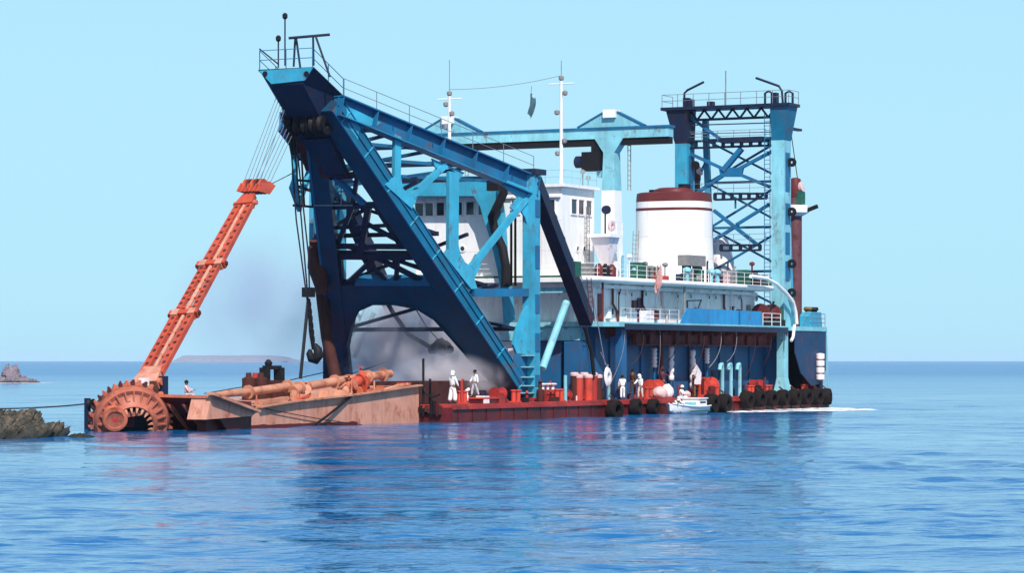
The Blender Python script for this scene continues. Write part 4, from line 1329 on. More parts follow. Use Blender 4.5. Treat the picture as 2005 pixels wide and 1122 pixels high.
# gear hung over the near pontoon's bow, and the dark post beside the ladder's end
rg = random.Random(9)
for i in range(9):
    v = .25 + .2 * i
    z = rg.uniform(.35, .7)
    MB().box(.05, .292, v, v + .16, z, rg.uniform(.85, 1.45)).build('bow_fender', rg.choice(['black', 'rust', 'hullred', 'rust']), dredger)
for x, y0 in ((826, 702), (840, 742), (852, 758), (862, 750)):
    c = onv(x, 790, 1.3 if x > 830 else 1.8)
    MB().tube([(.6, c.y, DECK), (.6, c.y, onv(x, y0, c.y).z)], .08, 6).build('bow_post', 'black', dredger, 50)
MB().tube(curve3((.5, 1.7, DECK + 1.0), (.2, 1.2, DECK + .2), (.5, .5, DECK + .7), 8), .07, 6).build('bow_hose', 'black', dredger, 50)

# ================================================================== DREDGING LADDER WITH ITS CUTTER WHEEL
lad = thing('cutter_ladder', 'rusty pink dredging ladder lying on the water with a toothed cutter wheel at its end', 'dredge ladder', (-12, 5, 0))
LV = 1.9
S = [(820, 756), (689, 775), (571, 788), (503, 799), (478, 830), (472, 860), (820, 850)]
side = [onv(x, y, LV) for x, y in S]
body = MB().plate([p + V0 * 3.3 for p in side], (0, 6.6, 0)).build('ladder_body', 'primer', lad)
for a, b in zip(side[:3], side[1:4]):
    MB().beam(a - V0 * .1 + Z0 * .045, b - V0 * .1 + Z0 * .045, .42, .09, V0).build('gunwale', 'cream', body)
wl = [onz(x, 833 + (820 - x) * .024, 0).x for x in (818, 480)]
bandp = [(wl[0] - .2, LV - .02, -.3), (wl[0] - .2, LV - .02, .16)] + [(wl[0] - .2 + (wl[1] + .4 - wl[0]) * i / 24, LV - .02, .2 + .09 * noise.noise((i * .6, 0, 0))) for i in range(1, 25)] + [(wl[1] + .2, LV - .02, -.3)]
MB().plate(bandp, (0, .03, 0)).build('waterline_band', 'hullred', body)
mb = MB()
for x in (760, 700, 640, 580, 530):     # plate seams on the side
    y0 = 756 + (820 - x) * .136
    p, q2 = onv(x, y0 + 6, LV), onv(x, 838, LV)
    MB().beam((p.x, LV - .012, p.z), (p.x + .0, LV - .012, .05), .05, .022, (1, 0, 0)).build('plate_seam', 'primer', body)
MB().box(.3, 24, 5.2, 8.4, .4, 2.6).build('ladder_tail', 'rust', lad)
MB().box(-.1, .2, 2.2, 8.2, -.4, 1.2).build('end_plate', 'rust', lad)
# raked head of the ladder behind the wheel, in its own shade
hu = -26.6
hv = onu(318, 778, hu).y
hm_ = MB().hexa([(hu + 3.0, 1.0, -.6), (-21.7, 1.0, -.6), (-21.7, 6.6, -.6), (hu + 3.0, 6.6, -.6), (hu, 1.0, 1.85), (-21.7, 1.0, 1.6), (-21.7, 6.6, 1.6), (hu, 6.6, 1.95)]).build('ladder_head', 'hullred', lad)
for k in range(5):
    v = 1.5 + k * 1.0
    MB().hexa([(hu + 2.7, v, -.5), (hu + 3.3, v, -.5), (hu + 3.3, v + .12, -.5), (hu + 2.7, v + .12, -.5), (hu - .06, v, 1.5), (hu + .4, v, 1.5), (hu + .4, v + .12, 1.5), (hu - .06, v + .12, 1.5)]).build('head_rib', 'orange', hm_)
MB().beam((hu - .05, .9, 1.93), (hu - .05, 6.7, 2.03), .2, .16, (1, 0, 0)).build('head_lip', 'orange', hm_)
# side wedge with its flange
wd = [onv(x, y, .6) for x, y in ((414, 776), (502, 808), (494, 815), (404, 822))]
wg = MB().plate([p + V0 * .65 for p in wd], (0, 1.3, 0)).build('side_sponson', 'primer', lad)
a, b = onv(412, 771, .45), onv(504, 806, .45)
MB().beam(a, b, .5, .16, V0).build('sponson_flange', 'cream', wg)
lo = [onv(x, y, 1.35) for x, y in ((404, 823), (494, 816), (476, 842), (474, 862), (402, 866))]
MB().plate([p + V0 * .3 for p in lo], (0, .6, 0)).build('sponson_underside', 'hullred', wg)
MB().tube([onv(490, 818, .5), onv(490, 850, .5)], .05, 6).build('hanging_chain', 'black', wg)
# pipeline, valves, rollers and winches along the top
pv = 3.4
pp = [onv(x, y, pv) for x, y in ((418, 776), (446, 771), (486, 768), (563, 757), (600, 757), (664, 746), (720, 738), (764, 732))]
pipe = MB().tube(pp, [.2, .22, .24, .26, .28, .28, .28, .26], 12).build('pressure_pipe', 'cream', lad, 50)
for x, y in ((486, 768), (563, 757), (655, 747), (720, 738), (750, 734)):
    c = onv(x, y, pv)
    dd = (pp[6] - pp[3]).normalized()
    MB().lathe(c, dd, [(.25, -.06), (.42, -.06), (.42, .06), (.25, .06)], 14, True).build('pipe_flange', 'cream', pipe, 40)
for i, (x, y, r, m) in enumerate(((581, 763, .42, 'cream'), (599, 770, .38, 'cream'), (575, 773, .36, 'cream'), (683, 757, .42, 'orange'), (698, 748, .45, 'boomred'), (711, 752, .42, 'boomred'), (700, 764, .4, 'orange'), (706, 738, .3, 'boomred'), (676, 765, .36, 'cream'))):
    c = onv(x, y, 2.9)
    ax_ = Vector((random.uniform(-1, 1), random.uniform(-1, .2), random.uniform(-.4, .9)))
    vl = MB().lathe(c, ax_, [(r * .4, -r * 1.1), (r * .95, -r * 1.1), (r * .95, -r * .85), (r * .6, -r * .8), (r * .78, -r * .2), (r * .78, r * .3), (r * .55, r * .8), (r * .9, r * .85), (r * .9, r * 1.1), (r * .3, r * 1.12)], 12).build('valve_body', m, lad, 40)
    if i % 2:
        MB().lathe(c + Z0 * r, (0, 0, 1), [(.06, 0), (.06, .25), (.24, .26), (.24, .32), (.05, .33)], 10).build('valve_wheel', m, vl, 40)
for x, y in ((590, 780), (612, 780), (640, 772), (668, 772)):
    c = onv(x, y, 2.6)
    MB().hexa([(c.x - .5, 2.3, c.z - .25), (c.x + .5, 2.3, c.z - .25), (c.x + .5, 3.0, c.z - .25), (c.x - .5, 3.0, c.z - .25), (c.x - .25, 2.4, c.z + .25), (c.x + .25, 2.4, c.z + .25), (c.x + .25, 2.9, c.z + .25), (c.x - .25, 2.9, c.z + .25)]).build('pipe_saddle', 'cream', lad)
MB().beam(onv(430, 786, 2.2), onv(512, 796, 2.2), .5, .12, V0).build('fender_board', 'cream', lad)
MB().beam(onv(505, 790, 2.4), onv(560, 780, 2.4), .5, .2, V0).build('walk_plank', 'cream', lad)
# two red drums and a black framed winch on the far edge
for x, dv in ((487, 0), (500, .3), (511, -.2)):
    c = onv(x, 768, 6.2 + dv)
    zt = onv(x, 738, 6.2).z
    MB().lathe((c.x, 6.2 + dv, 0), (0, 0, 1), [(.42, 1.2), (.42, zt - .1), (.2, zt), (.16, zt + .25)], 12).build('swing_roller', 'rust' if x != 500 else 'red', lad, 40)
c = onv(535, 760, 6.3)
fr = MB().box(c.x - 1.2, c.x + 1.2, 5.9, 7.0, 1.2, onv(535, 745, 6.3).z).build('trunnion_winch', 'rust', lad)
zt = onv(535, 720, 6.3).z
for px in (520, 548):
    c2 = onv(px, 740, 6.3)
    MB().box(c2.x - .25, c2.x + .25, 6.1, 6.6, 2.0, zt).build('winch_upright', 'black', fr)
MB().beam((onv(519, 722, 6.3).x, 6.35, zt), (onv(549, 722, 6.3).x, 6.35, zt), .3, .25).build('winch_crosshead', 'black', fr)
MB().lathe((onv(527, 714, 6.3).x, 6.35, zt + .1), (0, 0, 1), [(.2, 0), (.25, .2), (.1, .4)], 10).build('winch_lamp', 'black', fr)
# clutter on the ladder: small fittings, brackets, loose-looking pipework
rg = random.Random(23)
for i in range(40):
    x = rg.uniform(440, 800)
    v = rg.uniform(2.1, 5.5)
    y = 800 - (x - 503) * .136 - rg.uniform(0, 6)
    c = onv(x, y, v)
    c.z = max(c.z, .9 + (x - 480) / 340 * .9)
    k = rg.random()
    m = rg.choice(['orange', 'boomred', 'rust', 'cream', 'wheelpink', 'hullred'])
    if k < .45:
        MB().box(c.x - rg.uniform(.15, .5), c.x + rg.uniform(.15, .5), v - .25, v + .25, c.z - .5, c.z + rg.uniform(.05, .35)).build('pipe_bracket', m, lad)
    elif k < .8:
        MB().tube([c + Vector((-rg.uniform(.5, 1.6), rg.uniform(-.3, .3), -.1)), c + Vector((0, 0, .15)), c + Vector((rg.uniform(.4, 1.2), rg.uniform(-.3, .3), rg.uniform(-.1, .4)))], rg.uniform(.06, .13), 6).build('jet_pipe', m, lad, 50)
    else:
        MB().tube([c - Z0 * .4, c + Z0 * rg.uniform(.3, .8)], .06, 6).build('stanchion', m, lad, 50)
# brackets under the boom foot
c = onv(318, 752, 4.6)
MB().box(c.x - .2, c.x + .3, 4.4, 4.9, 1.9, 3.1).build('boom_bracket', 'navy', lad)
MB().box(c.x - 1.4, c.x - .9, 4.9, 5.3, 1.9, 3.0).build('boom_bracket', 'oldwhite', lad)

# the cutter wheel: axis points ahead, a little down and to the near side
cc = Vector((-27.6, 5.55, .52))
cax = Vector((-.69, -.63, -.3)).normalized()
s1 = cax.cross(Z0).normalized()
s2 = s1.cross(cax)
rim = MB().lathe(cc, cax, [(2.28, -.55), (2.42, -.5), (2.42, .0), (2.28, .05), (2.1, .0), (2.1, -.5)], 40, True).build('cutter_rim', 'wheelpink', lad, 40)
tooth = None
for i in range(40):
    an = 2 * math.pi * i / 40
    d = s1 * math.cos(an) + s2 * math.sin(an)
    e = -s1 * math.sin(an) + s2 * math.cos(an)
    b = cc + d * 2.4
    if b.z < -.5:
        continue
    MB().hexa([b - e * .14 - cax * .42, b + e * .14 - cax * .42, b + e * .14 + cax * .02, b - e * .14 + cax * .02,
               b + d * .28 + e * .02 - cax * .3, b + d * .28 + e * .12 - cax * .3, b + d * .28 + e * .12 - cax * .05, b + d * .28 + e * .02 - cax * .05]).build('tooth', 'orange' if i % 2 else 'rust', rim)
flange = MB().lathe(cc, cax, [(2.34, .06), (2.36, .32), (2.2, .55), (1.98, .5), (2.0, .1)], 40, True).build('front_flange', 'wheelpink', lad, 40)
drum = MB().lathe(cc, cax, [(2.0, .45), (1.66, .62), (1.32, 1.05), (1.24, 1.0), (1.5, .55), (1.8, .4)], 40, True).build('cutter_drum', 'wheelpink', lad, 40)
back = MB().lathe(cc, cax, [(2.0, -.3), (2.0, .0), (.3, .1)], 40).build('back_plate', 'black', lad, 40)  # black puts the shade inside the drum into the colour
for i in range(24):                     # bucket vanes between the front flange and the drum
    an = 2 * math.pi * i / 24
    d = s1 * math.cos(an) + s2 * math.sin(an)
    e = -s1 * math.sin(an) + s2 * math.cos(an)
    o_ = cc + d * 1.0
    if (cc + d * 2).z < -.7:
        continue
    MB().hexa([cc + d * 1.62 - e * .05 + cax * .3, cc + d * 1.62 + e * .05 + cax * .3, cc + d * 2.2 + e * .05 + cax * .3, cc + d * 2.2 - e * .05 + cax * .3,
               cc + d * 1.55 - e * .05 + cax * .78, cc + d * 1.55 + e * .05 + cax * .78, cc + d * 2.16 + e * .05 + cax * .6, cc + d * 2.16 - e * .05 + cax * .6]).build('bucket_vane', 'wheelpink', drum)
for i in range(20):                     # pale teeth round the mouth of the drum
    an = 2 * math.pi * (i + .5) / 20
    d = s1 * math.cos(an) + s2 * math.sin(an)
    e = -s1 * math.sin(an) + s2 * math.cos(an)
    b = cc + d * 1.2 + cax * 1.0
    if b.z < -.4:
        continue
    MB().hexa([b - e * .09 - d * .09, b + e * .09 - d * .09, b + e * .09 + d * .06, b - e * .09 + d * .06,
               b - d * .3 - e * .03 + cax * .12, b - d * .3 + e * .03 + cax * .12, b - d * .22 + e * .03 + cax * .12, b - d * .22 - e * .03 + cax * .12]).build('mouth_tooth', 'cream', drum)
hc = cc + s1 * .0
hubc = onp(217, 822, cc + cax * 1.5, cax)
hub = MB().lathe(hubc, cax, [(.62, -1.3), (.74, -.15), (.74, .05), (.56, .08), (.5, -.2), (.1, -.22)], 20).build('cutter_hub', 'orange', lad, 40)
MB().lathe(hubc - cax * .2, cax, [(.34, 0), (.3, .2), (.1, .24)], 12).build('hub_cap', 'brightred', hub, 40)
MB().lathe(hubc - cax * .1, cax, [(.74, -.1), (.8, 0), (.78, .12), (.7, .12)], 20).build('hub_rim', 'wheelpink', hub, 40)
for i in range(3):
    an = 2 * math.pi * i / 6 + .4
    d = s1 * math.cos(an) + s2 * math.sin(an)
    MB().beam(hubc - cax * .7, cc + d * 1.5 + cax * .6, .3, .3, cax).build('cutter_arm', 'wheelpink', hub)
# trim the whole wheel to size about its centre
c0 = cc + Vector((.2, -.05, 0)) - OFF[lad]
for o_ in (rim, flange, drum, back, hub):
    for p_ in [o_] + list(o_.children):
        for v_ in p_.data.vertices:
            v_.co = c0 + (v_.co - (cc - OFF[lad])) * .91
# anchor-wire fairlead ahead of the wheel
c = onv(172, 800, 8.2)
fl = MB().box(c.x - .15, c.x + .15, 8.1, 8.35, -.4, onv(172, 780, 8.2).z).build('fairlead_post', 'navy', lad)
MB().lathe((c.x, 7.95, onv(172, 791, 8.2).z), (0, 1, 0), [(.08, -.1), (.3, -.12), (.22, 0), (.3, .12), (.08, .1)], 12, True).build('fairlead_sheave', 'black', fl)
MB().beam((c.x, 8.2, .7), (hu + 2.0, 6.2, .9), .25, .2).build('fairlead_arm', 'hullred', fl)
MB().beam(cc - cax * 2.2, cc, .7, .7).build('cutter_shaft', 'hullred', lad)

# ================================================================== LIFTING BOOM
bf, bh = onp(291, 742, (0, 5.5, 0), (0, 1, 0)), onv(492, 378, 8.0)
boom = thing('lifting_boom', 'slender red twin-rail boom slanting up from the cutter wheel to its hoist wires', 'lifting boom', bf)
bd = (bh - bf).normalized()
bs = (V0 - bd * V0.dot(bd)).normalized()
bn = bd.cross(bs).normalized()
BL = (bh - bf).length
at = lambda s, e=0, k=0: bf + bd * (BL * s) + bs * e + bn * k
segs = [(0.02, .32, .56, .54, .46), (.34, .585, .52, .48, .34), (.605, .93, .50, .40, .44)]
for s0, s1_, w0, w1, th in segs:
    for sgn in (-1, 1):
        r = MB().beam(at(s0, sgn * w0), at(s1_, sgn * w1), th, .3, bs).build('boom_rail', 'boomred', boom)
        if th > .3:
            n = 9
            for i in range(n):
                t = (i + .5) / n
                p = at(s0 + (s1_ - s0) * t, sgn * (w0 + (w1 - w0) * t))
                MB().beam(p - bd * .12, p + bd * .12, .2, .32, bs).build('web_slot', 'rust', r)
    if th > .3:
        MB().tube([at(s0), at(s1_)], .13, 8).build('boom_tie', 'primer', boom, 50)
        n = 5
        for i in range(n):
            t = (i + .5) / n
            MB().beam(at(s0 + (s1_ - s0) * t, -.5, .02), at(s0 + (s1_ - s0) * t, .5, .02), .16, .12, bd).build('boom_batten', 'boomred', boom)
for s in (.33, .595):
    MB().beam(at(s, -.95), at(s, .95), .42, .46, bd).build('boom_collar', 'boomred', boom)
    for e in (-.55, .55):
        MB().beam(at(s - .015, e), at(s + .015, e), .44, .5, bs).build('collar_lug', 'primer', boom)
    MB().tube([at(s, -1.05), at(s, 1.05)], .14, 8).build('collar_pin', 'rust', boom)
MB().hexa([at(-.035, -.85, -.3), at(-.035, .85, -.3), at(-.035, .85, .3), at(-.035, -.85, .3), at(.05, -.6, -.2), at(.05, .6, -.2), at(.05, .6, .2), at(.05, -.6, .2)]).build('boom_foot', 'primer', boom)
MB().tube([at(-.02, -1.0), at(-.02, 1.0)], .22, 10).build('foot_pin', 'orange', boom)
MB().hexa([at(.925, -.62, -.25), at(.925, .62, -.25), at(.925, .62, .25), at(.925, -.62, .25), at(.985, -.4, -.2), at(.985, .4, -.2), at(.985, .4, .2), at(.985, -.4, .2)]).build('boom_yoke', 'boomred', boom)
MB().tube([at(.94, -.8), at(.94, .8)], .16, 8).build('yoke_pin', 'orange', boom)
# sheave block at the head
wtop = Vector((-.9, 10.3, 19.6))
wdir = (wtop - bh).normalized()
blk = at(1.03)
for k in range(6):
    p = blk + V0 * (-.72 + .29 * k)
    MB().plate([p + x for x in (wdir * -.5 - Vector((.6, 0, 0)), wdir * .7 - Vector((.75, 0, 0)), wdir * 1.0 + Vector((.1, 0, 0)), wdir * .65 + Vector((1.0, 0, -.1)), wdir * -.4 + Vector((.85, 0, -.2)))], (0, .09, 0)).build('block_cheek', 'boomred', boom)
    if k < 5:
        MB().lathe(p + V0 * .145 + wdir * .2, (0, 1, 0), [(.08, -.07), (.5, -.08), (.42, 0), (.5, .08), (.08, .07)], 16, True).build('sheave', 'rust' if k % 2 else 'boomred', boom, 40)

# ================================================================== WIRES, CHAINS, HOOKS
def wire(pts, r, m, name, label, cat, group=None):
    return solo(MB().tube(pts, r, 5), name, m, label, cat, pts[0], group)
for k in range(10):
    j = k % 5
    p = blk + V0 * (.72 - .3 * j) + (wdir * .6 - Vector((.45, 0, 0)) if k < 5 else wdir * .5 + Vector((.75, 0, 0)))
    t = onu(541 + 4 * j, 190 + 6 * j, -1.2) if k < 5 else onu(557 + 4 * j, 226 + 9 * j, .2)
    wire([p, t], .022, 'wiregrey', 'hoist_wire', 'thin parallel wire from the red boom head up to the gantry head', 'wire', 'hoist wires above the boom')
wire([blk + Vector((.6, 0, -.1)), onu(578, 336, 5.0)], .035, 'wiregrey', 'guy_wire', 'single slanting wire from the boom head to the dark gantry leg', 'wire')
wire(sag(onv(172, 791, 8.2), onz(-60, 800, 1.2), .12), .045, 'wire', 'anchor_wire', 'taut dark wire leading from the cutter wheel out of the picture over the rock', 'wire')
wire([onv(400, 771, 5.8), onv(481, 757, 6.2)], .03, 'wire', 'swing_wire', 'short dark wire from the ladder head to the red rollers', 'wire')
wire([onv(553, 748, 6.3), onu(632, 730, 11)], .035, 'wire', 'swing_wire', 'dark wire from the black winch frame to the foot of the rusty pipe', 'wire')
wire([onu(672, 738, 12), onu(760, 708, 19)], .03, 'wire', 'swing_wire', 'dark wire running up from the far gantry foot to the smoke', 'wire')
wire([onv(688, 776, 1.8), onv(640, 815, 1.6), onv(608, 838, 1.5)], .085, 'black', 'mooring_rope', 'thick dark rope slung down the pink ladder side into the water', 'rope')
wire(sag(onv(520, 800, 1.75), onv(708, 832, 1.75), .08), .028, 'wire', 'mooring_line', 'thin line lying slack along the pink ladder side', 'rope')
for x0, y0, x1, y1, x2, y2, lab in ((566, 235, 580, 430, 603, 600, 'leftmost long dark fall hanging from the gantry head'), (571, 235, 590, 430, 603, 585, 'second long dark fall hanging beside the gantry leg'), (576, 240, 604, 500, 606, 575, 'third dark fall nearest the gantry leg')):
    wire([onu(x0, y0, 1.0), onu(x1, y1, 3.0), onu(x2, y2, 4.5)], .055, 'wire', 'fall_rope', lab, 'rope', 'falls hanging from the gantry head')
a, b = onu(603, 590, 4.5), onu(588, 742, 4.5)
wire([a, b], .12, 'wire', 'fall_rope', 'straight dark fall running from the tackle down to the ladder', 'rope', 'falls hanging from the gantry head')
hk = thing('cargo_hook', 'black cargo hook hanging on a heavy chain beside the far gantry leg', 'hook', onu(604, 575, 4.5))
MB().box(4.2, 4.8, onu(604, 575, 4.5).y - .35, onu(604, 575, 4.5).y + .35, onu(604, 582, 4.5).z, onu(604, 563, 4.5).z).build('tackle_block', 'black', hk)
for i in range(14):
    p, q2 = onu(604 + 10 * i / 14, 585 + 95 * i / 14, 4.5), onu(604 + 10 * (i + 1.25) / 14, 585 + 95 * (i + 1.25) / 14, 4.5)
    MB().beam(p, q2, .28 if i % 2 else .12, .12 if i % 2 else .28, V0).build('chain_link', 'black', hk)
hkp = [onu(x, y, 4.5) for x, y in ((616, 676), (622, 684), (624, 696), (618, 704), (610, 702), (606, 692), (607, 684))]
MB().tube(hkp, [.2, .3, .36, .36, .32, .24, .1], 8).build('hook', 'black', hk, 50)
wire([onu(604, 600, 4.5), onu(606, 650, 4.5), onu(612, 685, 4.5)], .06, 'wire', 'tag_line', 'dark line hanging alongside the hook chain', 'rope')
# suction hose and lines inside the gantry
wire([onu(748, 574, 15), onu(768, 610, 17), onu(800, 655, 18), onu(850, 684, 18)], .17, 'black', 'lifting_hose', 'heavy black hose slung through the portal to the dark bundle', 'hose')
wire([onu(805, 590, 16), onu(835, 640, 18), onu(864, 672, 18)], .05, 'black', 'lifting_line', 'thin dark line slung through the portal beside the hose', 'rope')
bn_ = thing('net_bundle', 'shaggy black bundle hanging low in the smoke under the portal', 'bundle', onu(862, 680, 18))
for i, (x, y, r) in enumerate(((852, 682, .45), (862, 676, .55), (872, 680, .5), (880, 684, .35), (845, 686, .3), (866, 684, .5))):
    c = onu(x, y, 18 + .2 * (i % 3))
    m_ = MB().lathe(c, (.3, 1, .2), [(.1, -r), (r * .8, -r * .5), (r, 0), (r * .7, r * .6), (.1, r)], 9).build('net_fold', 'black', bn_)
wire([onu(694, 700, 24), onu(732, 612, 24)], .17, 'pale', 'slanting_strut', 'pale blue strut standing in the smoke behind the far gantry foot', 'strut')
wire([onv(1160, 575, 1.5), onv(1185, 715, 1.0)], .035, 'wiregrey', 'mooring_line', 'thin pale line from the boat deck down past the red pile guides', 'rope')
wire([onv(1176, 690, 1.4), onv(1190, 722, 1.2)], .05, 'wiregrey', 'mooring_line', 'short pale line above the white lifebuoy', 'rope')
hal = sag(mt2 + Z0 * .2, mt1 + Z0 * .1, .25)
wire(hal, .018, 'wiregrey', 'signal_halyard', 'thin halyard strung between the two white masts', 'rope')
# flag drooping from the halyard
fm_, fn_, fb_ = mat('faded_flag')
fb_.inputs['Base Color'].default_value = (0.055, 0.13, 0.17, 1)
fb_.inputs['Roughness'].default_value = 0.9
fl0 = onp(1041, 168, hal[10], (0.4, 0, 0))
fpts = []
NU, NV = 8, 10
for j in range(NV):
    for i in range(NU):
        s, t = i / (NU - 1), j / (NV - 1)
        wob = .16 * math.sin(s * 9 + t * 3)
        fpts.append((hal[10].x + wob, fl0.y + .22 - .55 * s * (0.55 + .45 * math.sin(t * 2.6 + .4)) + .22 * (t - .5), fl0.z - .55 - 1.5 * t - .35 * s + .1 * math.sin(s * 7)))
mb = MB().add(fpts, [(j * NU + i, j * NU + i + 1, (j + 1) * NU + i + 1, (j + 1) * NU + i) for j in range(NV - 1) for i in range(NU - 1)])
fg = thing('signal_flag', 'dark blue grey flag hanging limp between the two white masts', 'flag', (hal[10].x, fl0.y, fl0.z - 1))
mb.build('cloth', fm_, fg, 60)
MB().tube([(hal[10].x, fl0.y, fl0.z + .0), (hal[10].x, fl0.y + .2, fl0.z - 2.1)], .02, 5).build('hoist_line', 'wiregrey', fg)

# ================================================================== SPUDS
for px, y0, v, lab in ((1557, 350, 2.5, 'tall maroon spud pole with a white collar outside the stern gantry'), (None, 318, 11.8, 'maroon spud pole showing only its pinkish top behind the funnel')):
    u = 67.2
    zt = (onv(px, y0, v) if px else onu(1356, y0, u)).z
    sd = thing('spud_pole', lab, 'spud pole', (u, v, UPPER))
    MB().tube([(u, v, UPPER + .01), (u, v, zt - 1.6)], .56, 16).build('pole', 'spud', sd, 50)
    MB().lathe((u, v, zt - 1.6), (0, 0, 1), [(.56, 0), (.62, .1), (.62, .9), (.45, 1.6), (.2, 1.7)], 14).build('pole_cap', 'maroon', sd, 40)
    MB().lathe((u, v - .35, zt - .75), (0, -1, 0.3), [(.2, 0), (.45, .05), (.45, .3), (.2, .35)], 12).build('lifting_sheave', 'pinkcloth', sd, 40)
    if px:
        zc = onv(1570, 412, v).z
        cl = MB().lathe((u, v, zc), (0, 0, 1), [(.6, -.55), (1.15, -.25), (1.2, .35), (.62, .4)], 18).build('spud_collar', 'white', sd, 40)
        MB().beam((u, v - 1.0, zc - .1), (u, v - 2.0, zc + .25), .3, .3).build('collar_arm', 'black', cl)
        MB().box(u - .5, u + .5, v - .7, v + .2, zc + .45, zc + 1.5).build('spud_clamp', 'green', sd)
        wire([(u, v - .2, zt), (u - 1.5, v - .2, 23.2)], .04, 'wire', 'spud_wire', 'single wire hanging from the stern gantry to the spud top', 'wire')
        MB().box(SU + .8, u + .3, v - .5, v - .1, 23.3, 23.5).build('spud_bracket', 'navy', dredger)

# ================================================================== TYRES ALONG THE SIDE
ty = thing('tyre_fender', 'x', 'tyre', (0, 0, 0), 'tyre fenders hung along the dredger side', local=True)
MB().lathe((0, 0, 0), (0, 1, 0), [(.36, -.3), (.5, -.34), (.68, -.3), (.74, -.16), (.74, .16), (.68, .3), (.5, .34), (.36, .3)], 22, True).build('tyre_carcass', 'rubber', ty, 50)
MB().tube([(-.2, -.1, .6), (-.1, .25, 1.0)], .035, 5).build('chain', 'rust', ty)
MB().tube([(.2, -.1, .6), (.1, .25, 1.0)], .035, 5).build('chain', 'rust', ty)
tl = [(1202, 803, 1.0, 'tyre fender half awash below the red pile guides'), (1245, 798, .85, 'tyre fender on the hull just ahead of the two men in white'), (1279, 797, .8, 'tyre fender beside the bow of the white workboat'),
      (1392, 791, 1.05, 'big tyre fender right astern of the white workboat'), (1418, 790, 1.0, 'tyre fender where the white foam begins'),
      (1462, 783, .95, 'first tyre of the stern row, ahead of the rest'), (1487, 781, .9, 'second tyre of the stern row, counted from the workboat'), (1510, 780, .9, 'third tyre of the stern row, counted from the workboat'),
      (1533, 779, .9, 'tyre in the stern row below the pale blue pillar'), (1556, 778, .92, 'tyre in the stern row just abaft the pale pillar'), (1578, 777, .92, 'third tyre from the stern corner'), (1599, 777, .95, 'second tyre from the stern corner'), (1618, 777, .95, 'last tyre, at the stern corner')]
for i, (px, py, s, lab) in enumerate(tl):
    o = ty if i == 0 else copy_tree(ty)
    p = onv(px, py, -.42)
    o.location = s2w(p)
    o.rotation_euler = (R(random.uniform(-6, 6)), 0, TH + R(random.uniform(-14, 14)))
    o.scale = (s * 1.0, s * 1.35, s * 1.0)
    o['label'] = lab
# four white floats hung in a column at the stern corner
for i in range(4):
    c = onv(1606, 698 + i * 13.5, .1)
    f_ = solo(MB().lathe(c, (0, 0, 1), [(.12, -.27), (.36, -.2), (.38, .2), (.12, .27)], 12), 'white_float', 'oldwhite',
              ('topmost', 'second from the top', 'third from the top', 'lowest')[i] + ' of the four white floats at the stern corner', 'float', c, 'white floats stacked at the stern corner', 40)
# lifebuoy
c = onv(1190, 738, .9)
lb = thing('lifebuoy', 'pale oval lifebuoy hung upright beside the red pile guides', 'lifebuoy', c)
MB().lathe(c, (.1, -1, .05), [(.3, -.1), (.55, -.13), (.74, 0), (.55, .13), (.3, .1)], 20, True).build('ring', 'oldwhite', lb, 50)
MB().tube([c - Z0 * 1.0, c + Z0 * .9], .05, 6).build('hanger', 'grey', lb)

# ================================================================== WORKBOAT
bc = onv(1338, 803, -1.5)
bt = thing('workboat', 'small open white workboat moored against the dredger side', 'boat', (bc.x, -1.75, 0.05), local=True)
bt.scale = (0.86, 0.9, 0.95)
def boat_ring(x, w_, zk, zg):
    return [(x, -w_, zg), (x, -w_ * .92, zg * .45), (x, -w_ * .45, zk), (x, w_ * .45, zk), (x, w_ * .92, zg * .45), (x, w_, zg)]
st = [(-3.3, .12, .25, .82), (-2.7, .62, -.05, .72), (-1.6, .98, -.2, .62), (0, 1.1, -.25, .56), (1.8, 1.08, -.25, .56), (2.9, .98, -.2, .6)]
rings = [boat_ring(*s) for s in st]
vs = [p for r in rings for p in r]
k = len(vs)
inn = [boat_ring(s[0] * .97, s[1] * .9, s[2] + .16, s[3] - .01) for s in st]
vs += [p for r in inn for p in r]
fs = []
for i in range(5):
    for j in range(5):
        fs.append((i * 6 + j, i * 6 + j + 1, (i + 1) * 6 + j + 1, (i + 1) * 6 + j))
        fs.append((k + i * 6 + j, k + (i + 1) * 6 + j, k + (i + 1) * 6 + j + 1, k + i * 6 + j + 1))
    for j in (0, 5):
        fs.append((i * 6 + j, (i + 1) * 6 + j, k + (i + 1) * 6 + j, k + i * 6 + j))
fs += [(0, 1, 2, 3, 4, 5), (30, 35, 34, 33, 32, 31)]
fs += [(30 + j, 31 + j, k + 31 + j, k + 30 + j) for j in range(5)]
bh_ = MB().add(vs, fs).build('boat_hull', 'white', bt, 50)
MB().tube([(s[0], -s[1] - .03, s[3] + .01) for s in st] , .06, 6).build('gunwale', 'white', bh_, 60)
MB().tube([(s[0], s[1] + .03, s[3] + .01) for s in st], .06, 6).build('gunwale', 'white', bh_, 60)
MB().box(-1.6, 2.7, -1.06, -1.02, .18, .26).build('rubbing_band', 'green', bh_)
for x in (-1.5, -.2):
    MB().box(x - .16, x + .16, -.93, .93, .36, .42).build('thwart', 'oldwhite', bt)
ec = MB().box(.9, 2.6, -.75, .75, .0, 1.15).build('engine_casing', 'white', bt)
MB().box(.8, 2.7, -.85, .85, 1.154, 1.24).build('casing_top', 'oldwhite', ec)
for z in (.5, .82):
    MB().box(1.15, 2.35, -.77, -.752, z, z + .12).build('louvre', 'black', ec)
MB().box(.88, .898, -.5, .5, .35, .9).build('casing_door', 'pale', ec)
solo(MB().tube(sag((bc.x + 2.6, -1.0, .6), (bc.x + 5, -.1, 1.1), .1), .03, 5), 'painter_rope', 'wiregrey', 'short mooring rope from the workboat stern to the red deck', 'rope', (bc.x + 2.6, -1, .6))
